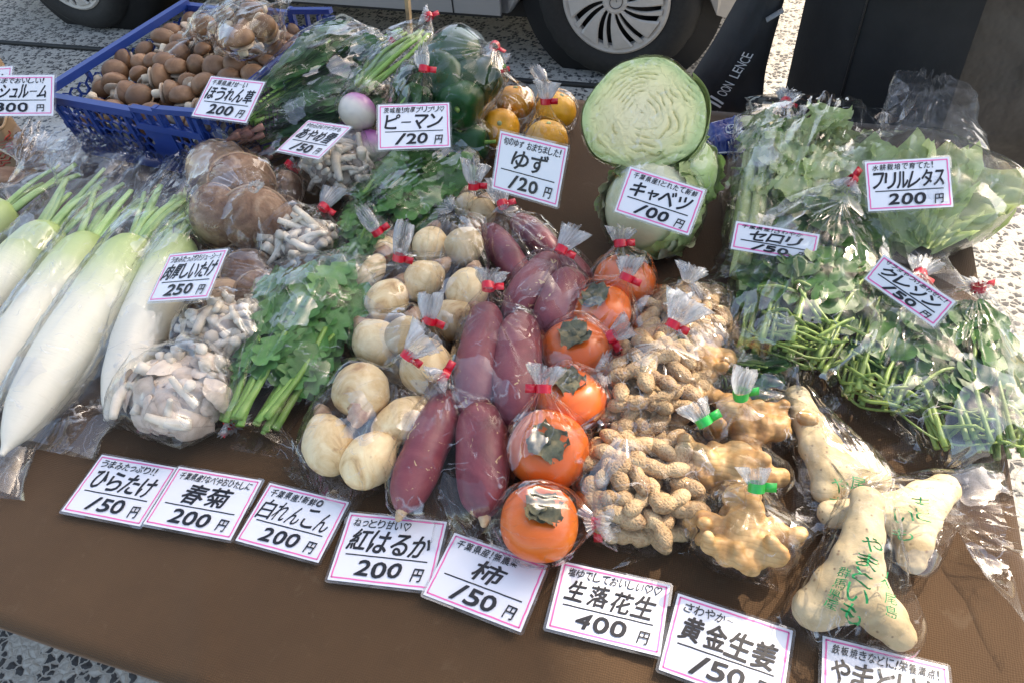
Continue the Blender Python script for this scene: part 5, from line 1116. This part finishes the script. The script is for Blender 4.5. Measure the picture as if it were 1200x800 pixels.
# ------------------------------------------------------------------ price cards
card('ひらたけ', 'うまみたっぷり!!', '150', [(120, 532.6), (209, 548), (71.4, 599.5)], 'leftmost front price card reading 150 yen, pink border, below the oyster mushroom bag', flatz=.004)
card('春菊', '千葉県産!なべやおひたしに', '200', [(210, 546.4), (308.4, 562.9), (173.4, 615.4)], 'front price card with two bold characters and 200 yen, overlapping the leftmost one', flatz=.0065)
card('白れんこん', '千葉県産!新鮮◎', '200', [(316.5, 565.6), (410.4, 588.4), (271, 632.5)], 'front price card with a thin title and a double circle, third from the left', flatz=.004, bold=.005)
card('紅はるか', 'ねっとり甘い♡', '200', [(410, 600), (525, 611.3), (383.8, 680)], 'front price card for sweet potatoes, 200 yen, nearly level', flatz=.004)
card('柿', '千葉県産!無農薬', '150', [(532.5, 623.8), (643, 662.5), (490, 695)], 'front price card with one bold character under the lowest persimmon bag', flatz=.0065)
card('生落花生', '塩ゆでしておいしい♡♡', '400', [(658.8, 657), (786.3, 685.5), (637, 736.3)], 'front price card reading 400 yen with two small hearts', flatz=.004)
card('黄金生姜', 'さわやか〜', '150', [(793.8, 694.5), (929.8, 738.8), (770.8, 785)], 'front price card for golden ginger cut off by the bottom of the photo', flatz=.004, bold=.03)
card('やまといも', '鉄板焼きなどに!栄養満点!', '200', [(962.7, 744), (1110.8, 780.8), (950, 838)], 'rightmost front price card in the bottom right corner, only its top lines showing', flatz=.004)
card('マッシュルーム', 'そのままでおいしい!', '300', [(-28, 89), (65, 88), (-50, 132)], 'price card leaning on the left corner of the blue crate', flatz=(.165, .16, .125))
card('ほうれん草', '千葉県産!甘〜い', '200', [(248, 90), (312, 97), (225, 137)], 'price card leaning between the blue crate and the dark spinach', z0=(.15, .15, .12))
card('あやめ雪', 'やわらかい!サラダも', '150', [(362, 142), (413, 150), (324, 178)], 'small slanted price card left of the purple turnip', z0=(.09, .11, .07))
card('ピーマン', '茨城産!肉厚プリプリ♡', '120', [(443, 124), (527, 121), (443, 177)], 'upright price card for green peppers, 120 yen with a small heart', z0=(.15, .15, .11))
card('ゆず', '旬のゆず おまちました!', '120', [(587, 153), (667, 172), (577, 221)], 'tall standing price card in front of the yuzu, 120 yen', z0=(.11, .11, .05))
card('キャベツ', '千葉県産!とれたて新鮮', '100', [(738, 195), (827, 223), (716, 247)], 'price card leaning on the lower cabbage, 100 yen', flatz=(.168, .150, .128))
card('セロリ', '千葉県産!さわやか', '150', [(862, 259), (961, 275), (856, 292)], 'price card for celery, partly under the big watercress bag', flatz=(.105, .095, .080))
card('フリルレタス', '水耕栽培で育てた!', '200', [(1012, 190), (1112, 184), (1010, 249)], 'price card standing on the frilly lettuce bag, 200 yen', flatz=(.135, .135, .095))
card('クレソン', 'サラダやつけあわせに!', '150', [(1036, 298), (1121, 354), (1016, 329)], 'tilted price card over the watercress, slanting down to the right', flatz=(.125, .118, .098))
card('肉厚しいたけ', 'うまみたっぷり!ジューシー!', '250', [(200, 299), (269, 292), (174, 355)], 'price card for thick shiitake lying on the short daikon, 250 yen', z0=(.10, .11, .085))
card('まいたけ', '香り', '200', [(-66, 84), (16, 78), (-80, 118)], 'price card at the left edge, only its pink right corner showing above another card', flatz=(.13, .13, .10), bold=.01)

# ------------------------------------------------------------------ paper bags, packet, stick
def paperbag(label, px, z, sx, sy, h, prints, ang=0):
    c = P(*px, 0); r = root('paper_bag', (c[0], c[1], TZ), label, 'paper bag', 'brown paper bags'); n, m = 16, 44; G = []
    for i in range(n):
        t = i / (n - 1)
        for j in range(m):
            a = j * 2 * PI / m; k = (abs(math.cos(a)) ** 6 + abs(math.sin(a)) ** 6) ** (-1 / 6); s = 1 - .12 * t; q = rotz(ang) @ np.array([math.cos(a) * k * sx / 2 * s, math.sin(a) * k * sy / 2 * s, 0]); w = .003 * ridge(np.array([[q[0] * 30, q[1] * 30, t * 4.]]), 3)[0]
            G.append(np.array([c[0], c[1], TZ + .003 + t * h + (.004 * math.sin(a * 3) if i == n - 1 else 0)]) + q * (1 + w * 8 * t * .3) + (0, 0, 0))
    V = np.array(G); obj('paper', V, grid_faces(n, m, True), 'paper', r); b = B(); b.box(c + np.array([0, 0, .004]), (sx * .95, sy * .95, .002), rotz(ang)); b.obj('bottom', 'paper', r, False)
    rim = [V[(n - 1) * m + j] for j in range(m)]; rim.append(rim[0]); b = B(); b.tube(rim, .0025, 6, capped=False); b.obj('rolled_rim', 'paper', r)
    if prints:
        b = B(); rs = np.random.RandomState(2)
        for k in range(prints):
            ln = []
            for t in np.linspace(0, 1, 10):
                i = int(1 + 12 * ((k * .13) % .8 + t * .15)); j = int(m * .70 + t * 6 + k) % m; ln.append(V[i * m + j] + (V[i * m + j] - np.array([c[0], c[1], V[i * m + j][2]])) * .02)
            b.tube(ln, .0012, 5)
        b.obj('red_print', 'redprint', r)
    return r
paperbag('brown paper bag with red print standing by the left corner of the crate', (16, 188), 0, .07, .06, .075, 7, .3)
paperbag('plain rolled paper bag behind the price cards at the left edge', (-2, 108), 0, .07, .06, .10, 0, .1)
p = [shiitake('brown mushroom in the dark bag at the left edge above the daikon tops', (4, 205), .03, .03, (0, 0, 1), 44)]
def packet():
    c = [P(820, 152, .012), P(868, 133, .03), P(878, 180, .006), P(832, 182, .004)]; G = []; n = 26
    for i in range(n):
        for j in range(n):
            u, v = j / (n - 1), i / (n - 1); q = (1 - v) * ((1 - u) * c[0] + u * c[1]) + v * ((1 - u) * c[3] + u * c[2]); e = min(u, 1 - u, v, 1 - v); G.append(q + (0, 0, .012 * min(1, e * 5) + .0035 * float(ridge(np.array([[u * 3.5, v * 3.5, 1.]]), 5)[0]) * min(1, e * 6)))
    V = np.array(G); Lo = V.copy(); Lo[:, 2] = np.maximum(TZ + .003, V[:, 2] - .012); F = [tuple(f) for f in grid_faces(n, n)]; N = len(V); r = root('foil_packet', ((c[0] + c[2]) / 2)[:2].tolist() + [TZ], 'small blue foil packet with a round white mark beside the celery', 'packet')
    obj('pouch', np.vstack([V, Lo]), F + [tuple(N + k for k in reversed(f)) for f in F], 'foil', r); b = B()
    def S(u, v): 
        i = v * (n - 1); j = u * (n - 1); i0, j0 = min(int(i), n - 2), min(int(j), n - 2); fi, fj = i - i0, j - j0; g = V.reshape(n, n, 3)
        return (g[i0, j0] * (1 - fi) * (1 - fj) + g[i0 + 1, j0] * fi * (1 - fj) + g[i0, j0 + 1] * (1 - fi) * fj + g[i0 + 1, j0 + 1] * fi * fj) + (0, 0, .0012)
    b.tube([S(.62 + .13 * math.cos(a), .55 + .15 * math.sin(a)) for a in np.linspace(0, 2 * PI, 25)], .0008, 5)
    for k in range(4): a = k * PI / 2 + .4; b.tube([S(.62 + .03 * math.cos(a), .55 + .03 * math.sin(a)), S(.62 + .09 * math.cos(a + .5), .55 + .10 * math.sin(a + .5)), S(.62 + .10 * math.cos(a + 1.1), .55 + .11 * math.sin(a + 1.1))], .0011, 5)
    for k in range(5): b.tube([S(.48 + k * .07, .84 - k * .02), S(.50 + k * .07, .90 - k * .02)], .0010, 5)
    b.tube([S(.03 + .5 * t, .985) for t in np.linspace(0, 1.9, 14)], .0016, 5); b.obj('white_mark', 'white', r)
packet()
b = B(); q0, q1 = P(481, 42, .06), P(474, -40, .26); b.tube([q0, q1], .0055, 4); tag(b.obj('wooden_stick', 'wood', None, False), 'pale wooden stick standing up among the turnip stalks', 'stick')

# ------------------------------------------------------------------ car
def car():
    y0 = 2.66; wr, wl = (-.512, 2.62), (-3.03, 2.72); rt = root('parked_car', (-1.8, y0 + .8, 0), 'silver parked car behind the stall, only its sill and two wheels in view', 'car')
    ang = math.atan2(wl[1] - wr[1], wl[0] - wr[0]) + PI; Rz = rotz(ang); O = np.array([wr[0], wr[1], 0])
    def T(x, y, z): return O + Rz @ np.array([x, y, z])        # x along the car (right wheel at 0), y into the car
    WB = 2.52; RW = .375
    out = [(.49, .25), (.52, .5), (.50, .72), (.42, .86), (-.05, .98), (-.55, 1.40), (-.9, 1.52), (-2.4, 1.56), (-3.1, 1.45), (-3.32, 1.0), (-3.36, .55), (-3.30, .28)]
    def arch(xc): return [(xc + RW * math.cos(a), .30 + RW * math.sin(a)) for a in np.linspace(PI + .12, -.12, 19)]
    low = [(-3.30, .26)] + arch(-WB) + [(-WB + RW + .03, .215), (-RW - .03, .215)] + arch(0) + [(.46, .24)]
    ol = list(reversed(out)); loop = low + list(reversed(ol)); n = len(loop)
    V = []; ys = (.0, .012, .05, .80, 1.55, 1.6); sc = (.985, .997, 1, 1, 1, .985)
    for yy, s in zip(ys, sc):
        for (x, z) in loop:
            inn = .10 * max(0, (z - .85)) if yy < .8 else -.10 * max(0, (z - .85)); bulge = -.03 * math.sin(min(1, max(0, (z - .2) / .75)) * PI) if yy < .1 else 0
            V.append(T(-1.25 + (x + 1.25) * s, yy + inn + bulge, .6 + (z - .6) * s if z > .25 else z))
    F = [(i * n + k, i * n + (k + 1) % n, (i + 1) * n + (k + 1) % n, (i + 1) * n + k) for i in range(len(ys) - 1) for k in range(n)]
    m = bmesh.new(); vs = [m.verts.new(v) for v in V]
    for f in F: m.faces.new([vs[i] for i in f])
    for base in (0, (len(ys) - 1) * n): m.faces.new([vs[base + k] for k in (range(n) if base else reversed(range(n)))])
    bmesh.ops.triangulate(m, faces=[f for f in m.faces if len(f.verts) > 4]); bmesh.ops.recalc_face_normals(m, faces=m.faces)
    VV = [tuple(v.co) for v in m.verts]; FF = [tuple(v.index for v in f.verts) for f in m.faces] if m.verts.index_update() is None else []
    m.free(); obj('body', VV, FF, 'silver', rt, False)
    b = B(); b.box(T(-1.26, .80, .20), (3.0, 1.45, .06), Rz); b.box(T(-1.26, .8, .4), (1.5, 1.3, .3), Rz); b.obj('underbody', 'dark', rt, False)
    b = B(); b.box(T(-1.26, -.032, .262), (1.66, .014, .085), Rz); b.obj('sill_panel', 'silver', rt, False)
    b = B(); b.box(T(-1.26, -.034, .312), (1.70, .004, .006), Rz); b.box(T(-.62, -.040, .26), (.005, .004, .08), Rz); b.box(T(-1.26, -.024, .212), (1.66, .010, .012), Rz); b.obj('panel_gap', 'dark', rt, False)
    b = B()
    for xc in (0, -WB):
        V_, F_ = tube([T(xc, .03, .3), T(xc, .40, .3)], [RW * .985] * 2, 40, up=(0, 0, 1), capped=True); obj('wheel_arch_liner', V_, F_, 'dark', rt)
    for (xa, xb) in ((-.95, -.32), (-1.95, -1.0), (-2.9, -2.05)):
        zt = 1.44; b = B(); q = [T(xa, -.015 + .10 * .15 - .012, 1.0), T(xb, -.012 + .015, 1.0), T(xb - .25 if xb > -.5 else xb, .055, zt), T(xa, .055, zt)]; q2 = [k + Rz @ np.array([0, .02, 0]) for k in q]; b.add(q + q2, [(0, 1, 2, 3), (7, 6, 5, 4), (0, 4, 5, 1), (1, 5, 6, 2), (2, 6, 7, 3), (3, 7, 4, 0)]); b.obj('side_window', 'glass', rt, False)
    for xc in (0, -WB):
        rb = B(); prof = [(.185, -.01), (.20, -.022), (.225, -.030), (.255, -.030), (.275, -.018), (.292, .005), (.296, .03), (.296, .14), (.285, .17), (.19, .17), (.185, -.01)]; K = 72; V = []
        for (r, y) in prof:
            for k in range(K):
                a = k * 2 * PI / K; rr = r * (1 - (.012 if (r > .28 and k % 3 == 0) else 0)); V.append(T(xc + math.cos(a) * rr, y - .005, .296 + math.sin(a) * rr))
        w = root('wheel', (0, 0, 0), None, None); w.parent = rt; w.location = Vector(T(xc, 0, 0)) - rt.location
        o = obj('tyre', V, [tuple(f) for f in grid_faces(len(prof), K, True)], 'tyre', w)
        hub = B(); cap = .296
        def ring(r0, y0_, r1, y1_, K=72):
            V = [T(xc + math.cos(k * 2 * PI / K) * r, y, cap + math.sin(k * 2 * PI / K) * r) for (r, y) in ((r0, y0_), (r1, y1_)) for k in range(K)]; hub.add(V, [tuple(f) for f in grid_faces(2, K, True)])
        ring(.194, -.012, .192, -.026); ring(.192, -.026, .184, -.032); ring(.184, -.032, .163, -.024); ring(.163, -.024, .160, -.010); ring(.046, -.006, .044, -.034); ring(.044, -.034, .036, -.038); ring(.036, -.038, .0005, -.036)
        NB = 8
        for k in range(NB):
            a = k * 2 * PI / NB + .2
            for (w0, w1, off, tw, yy) in ((.20, .46, 0, -.34, -.030), (.09, .13, .41, -.36, -.028)):
                n_ = 8; V = []
                for i in range(n_):
                    t = i / (n_ - 1); r = .040 + t * .130; aa = a + off + tw * (1 - t) ** 1.2; hw = (w0 + (w1 - w0) * t) / 2 * (.16 / r) ** .15
                    for sgn, dy in ((-1, .0), (-.8, -.006), (.8, -.006), (1, 0)): V.append(T(xc + math.cos(aa + sgn * hw) * r, yy + dy - .004 * math.sin(t * PI), cap + math.sin(aa + sgn * hw) * r))
                    V.append(T(xc + math.cos(aa) * r, yy + .012, cap + math.sin(aa) * r))
                F = []
                for i in range(n_ - 1):
                    for j in range(5): F.append((i * 5 + j, i * 5 + (j + 1) % 5, (i + 1) * 5 + (j + 1) % 5, (i + 1) * 5 + j))
                hub.add(V, F)
        o = hub.obj('hubcap', 'hub', w, False)
        sp = B(); sp.tube([T(xc + math.cos(t) * (.006 + .0035 * t), -.0395, cap + math.sin(t) * (.006 + .0035 * t)) for t in np.linspace(0, 2.4 * PI, 30)], .0013, 5); sp.obj('spiral_mark', 'dark', w)
        dk = B(); V_, F_ = tube([T(xc, .0, cap), T(xc, .06, cap)], [.19, .19], 40); dk.add(V_, F_); dk.obj('wheel_back', 'dark', w)
car()

# ------------------------------------------------------------------ person behind the table
def person():
    X, Y = .33, 1.48; rt = root('person', (X, Y, 0), 'person in long black coat and dark trousers standing behind the table', 'person')
    def skin(name, verts, edges, radii, mat, sub=2):
        me = bpy.data.meshes.new(name); me.from_pydata(verts, edges, []); o = bpy.data.objects.new(name, me); COL.objects.link(o)
        sk = o.modifiers.new('s', 'SKIN'); o.modifiers.new('d', 'SUBSURF').levels = sub
        for i, r in enumerate(radii): me.skin_vertices[0].data[i].radius = (r, r)
        me.skin_vertices[0].data[0].use_root = True; dg = bpy.context.evaluated_depsgraph_get(); dg.update(); m2 = bpy.data.meshes.new_from_object(o.evaluated_get(dg), depsgraph=dg); V = vof(m2); F = [tuple(p.vertices) for p in m2.polygons]; bpy.data.objects.remove(o); bpy.data.meshes.remove(me)
        return obj(name, V, F, mat, rt)
    v = [(0, 0, .92), (0, 0, 1.10), (0, .01, 1.30), (0, .01, 1.42), (0, -.01, 1.50), (0, -.03, 1.60), (0, -.03, 1.68)]
    e = [(i, i + 1) for i in range(6)]; r = [.135, .12, .135, .09, .052, .095, .06]
    for s in (-1, 1):
        b0 = len(v); v += [(s * .19, .01, 1.38), (s * .24, -.02, 1.12), (s * .20, -.20, .98), (s * .16, -.27, .99)]; e += [(3, b0), (b0, b0 + 1), (b0 + 1, b0 + 2), (b0 + 2, b0 + 3)]; r += [.055, .043, .032, .028]
        b0 = len(v); v += [(s * .10, 0, .86), (s * .09, -.02, .48), (s * .085, .01, .10), (s * .09, -.10, .04)]; e += [(0, b0), (b0, b0 + 1), (b0 + 1, b0 + 2), (b0 + 2, b0 + 3)]; r += [.095, .062, .043, .036]
        for k in range(5):
            b1 = len(v); dx = (k - 2) * .017; L = (.055, .07, .075, .07, .05)[k]
            v += [(s * .16 + dx, -.30, .985), (s * .16 + dx * 1.1, -.30 - L * .6, .975), (s * .16 + dx * 1.1, -.30 - L, .955)]; e += [(b0 - 1, b1), (b1, b1 + 1), (b1 + 1, b1 + 2)]; r += [.009, .008, .007]
    v = [(X + a, Y + b, c) for a, b, c in v]; skin('body', v, e, r, 'skin')
    # trousers and shoes
    for s in (-1, 1):
        V, F = tube(curve([(X + s * .10, Y, .86), (X + s * .09, Y - .01, .45), (X + s * .085, Y + .01, .07)], 16), np.linspace(.10, .07, 16), 28, 1, .05, 9, 3 + s); obj('trouser_leg', V, F, 'coatmatt', rt)
        V, F, u = ellip((X + s * .09, Y - .07, .042), (.048, .135, .042), 20, 12, .03, 20, s + 2); V[:, 2] = np.maximum(V[:, 2], .004); obj('shoe', V, F, 'tyre', rt)
    V, F, u = ellip((X, Y, 1.66), (.10, .115, .10), 24, 16, .04, 20, 2); V = V[(V[:, 2] > 0)]; obj('hair', V, F, 'hair', rt)
    # coat: long, open front panel matt, side nylon bulging
    n, m = 70, 150; G = []
    for i in range(n):
        t = i / (n - 1); z = 1.42 - t * .84
        for j in range(m):
            a = j * 2 * PI / m; rx = .215 + .02 * t ** .8 + .010 * math.sin(t * 9); ry = .13 + .06 * t; x = math.cos(a) * rx; y = math.sin(a) * ry
            bul = .11 * math.exp(-((a - 5.75) / .6) ** 2) * math.exp(-((t - .82) / .28) ** 2); k = 1 + bul / .25 + .04 * t * math.sin(a * 7 + 2 * t) + .028 * float(ridge(np.array([[x * 6, y * 6, z * 4]]), 6, 2)[0]); sh = max(0, t - .93) / .07
            G.append((X + x * k * (1 - .08 * sh), Y + y * k * (1 - .08 * sh), z))
    obj('coat', np.array(G), grid_faces(n, m, True), 'coat', rt)
    ap = []; n2, m2 = 30, 20
    for i in range(n2):
        t = i / (n2 - 1); z = 1.25 - t * .66
        for j in range(m2):
            a = 3.45 + j / (m2 - 1) * 1.25; rx = .238 + .02 * t ** .8; ry = .165 + .075 * t; k = 1.03 + .010 * math.sin(a * 9 + t * 3); ap.append((X - .02 + math.cos(a) * rx * k, Y + math.sin(a) * ry * k, z))
    A = np.array(ap); Bk = A + (0, .004, 0); N = len(A); F = [tuple(f) for f in grid_faces(n2, m2)]; o = obj('apron', np.vstack([A, Bk]), F + [tuple(N + k for k in reversed(f)) for f in F], 'coatmatt', rt)
    b = B(); b.tube([A[i * m2 + 9] + (0, -.002, 0) for i in range(n2)], .0018, 6); b.obj('apron_seam', 'coat', rt)
    for s in (-1, 1):
        V, F = tube(curve([(X + s * .18, Y + .01, 1.40), (X + s * .27, Y - .01, 1.15), (X + s * .235, Y - .17, 1.0)], 14), np.linspace(.085, .06, 14), 24, 1, .07, 16, 5 + s); obj('sleeve', V, F, 'coat', rt)
person()
def slingbag():
    # soft black bag hanging from a strap on the person's shoulder
    def Q(x, y, d):      # a place on the upright sheet y = d where the sight line through that pixel meets it
        u = (x - 600) / FPX; v = (y - 400) / FPX; k = fw + cx * u + cy * v; return np.array([0, 0, CH]) + k * (d / k[1])
    D = 1.36; tl, tr, br_, bl = Q(880, -30, D), Q(922, -10, D), Q(893, 126, D), Q(824, 150, D); lm = Q(803, 108, D)
    r = root('sling_bag', tuple((br_ + bl) / 2), 'soft black fabric bag with white lettering hanging beside the person', 'bag'); n, m = 24, 24; G = []
    edgeL = curve([tl, (tl + lm) / 2 + (.0, 0, 0), lm, bl], n); edgeR = curve([tr, Q(908, 40, D), Q(897, 85, D), br_], n)
    for side in (-1, 1):
        for i in range(n):
            for j in range(m):
                u, v = j / (m - 1), i / (n - 1); q = edgeL[i] * (1 - u) + edgeR[i] * u; e = (math.sin(u * PI) ** .6) * (math.sin(min(1, max(0, v * .9 + .08)) * PI) ** .4); G.append(q + np.array([0, side * .035 * e, 0]) + np.array([0, 1, 0]) * .004 * float(fbm(np.array([[u * 4, v * 4, side * 2.]]), 3)[0]))
    G = np.array(G); F = [tuple(f) for f in grid_faces(n, m)]; N = n * m; o = obj('pouch', G, F + [tuple(N + k for k in reversed(f)) for f in F], 'bagcloth', r)
    bv = BVHTree.FromPolygons([Vector(g) for g in G[:N]], F); b = B(); A0, A1 = Q(847, 103, D), Q(877, 57, D); ax = nrm(A1 - A0); upv = nrm(np.cross((0, 1, 0), ax)); upv = upv if upv @ (Q(835, 95, D) - Q(850, 110, D)) > 0 else -upv; L = np.linalg.norm(A1 - A0)
    def lay(V2, F2):
        out = []
        for v in V2: q = A0 + ax * v[0] + upv * v[1]; h_ = bv.ray_cast(Vector(q - (0, .5, 0)), Vector((0, 1, 0))); out.append(np.array(h_[0]) - (0, .002, 0) if h_[0] is not None else q - np.array((0, .036, 0)))
        b.add(out, F2)
    V2, F2 = line_text('OON LENCE', (0, -.010, L * 1.1, .010), .02, 4, 0, False, .01); lay(V2, F2)
    for k, (x0, w_) in enumerate(((-.030, .0045), (-.019, .0045), (-.010, .0045))):
        pts = [(x0 - .004 + .006 * t + (0 if k else -.012 * math.sin(t * PI) ** 1), -.013 + .030 * t) for t in np.linspace(0, 1, 9)]; V2, F2 = strip2(pts, w_); lay(V2, F2)
    b.obj('white_lettering', 'white', r, False)
    b = B(); b.tube(curve([(tl + tr) / 2 + (0, 0, -.02), (tl + tr) / 2 + (.10, .05, .16), (.20, 1.46, 1.47)], 14), .010, 10, flat=.3); b.obj('strap', 'bagcloth', r)
    b = B(); b.tube([Q(898, 24, D - .035), Q(918, 12, D - .03)], .009, 8, flat=.25); b.obj('webbing_loop', 'strap', r)
slingbag()

# ------------------------------------------------------------------ unseen canopy, added to cast shade on the left of the table
def shade_roof():
    rt = root('shade_awning', (.3, 4.7, 0), 'unseen white canopy on posts beyond the parked car, added to shade the table', 'shade_awning'); x0, x1, y0, y1, z = -.75, 1.42, 2.45, 4.75, 3.2; n = 24; G = []
    for i in range(n):
        for j in range(n):
            u, v = j / (n - 1), i / (n - 1); G.append((x0 + (x1 - x0) * u, y0 + (y1 - y0) * v, z + .55 * min(1, 2 * min(v, 1 - v)) + .01 * math.sin(u * 20)))
    G = np.array(G); F = [tuple(f) for f in grid_faces(n, n)]; N = n * n; obj('roof', np.vstack([G, G - (0, 0, .003)]), F + [tuple(N + k for k in reversed(f)) for f in F], 'canvas', rt)
    for (x, y) in ((x0, y1), (x1, y1)): B().tube([(x, y, 0), (x, y, z)], .02, 10).obj('pole', 'metal', rt)
    b = B(); b.tube([(x1, y0, z), (x1, y1, z)], .014, 8); b.tube([(x0, y0, z), (x1, y0, z)], .014, 8); b.tube([(x0, y1, z), (x1, y1, z)], .014, 8); b.obj('frame', 'metal', rt)
shade_roof()
print('TOTAL objects', len(bpy.data.objects), 'polys', sum(len(o.data.polygons) for o in bpy.data.objects if o.type == 'MESH'))
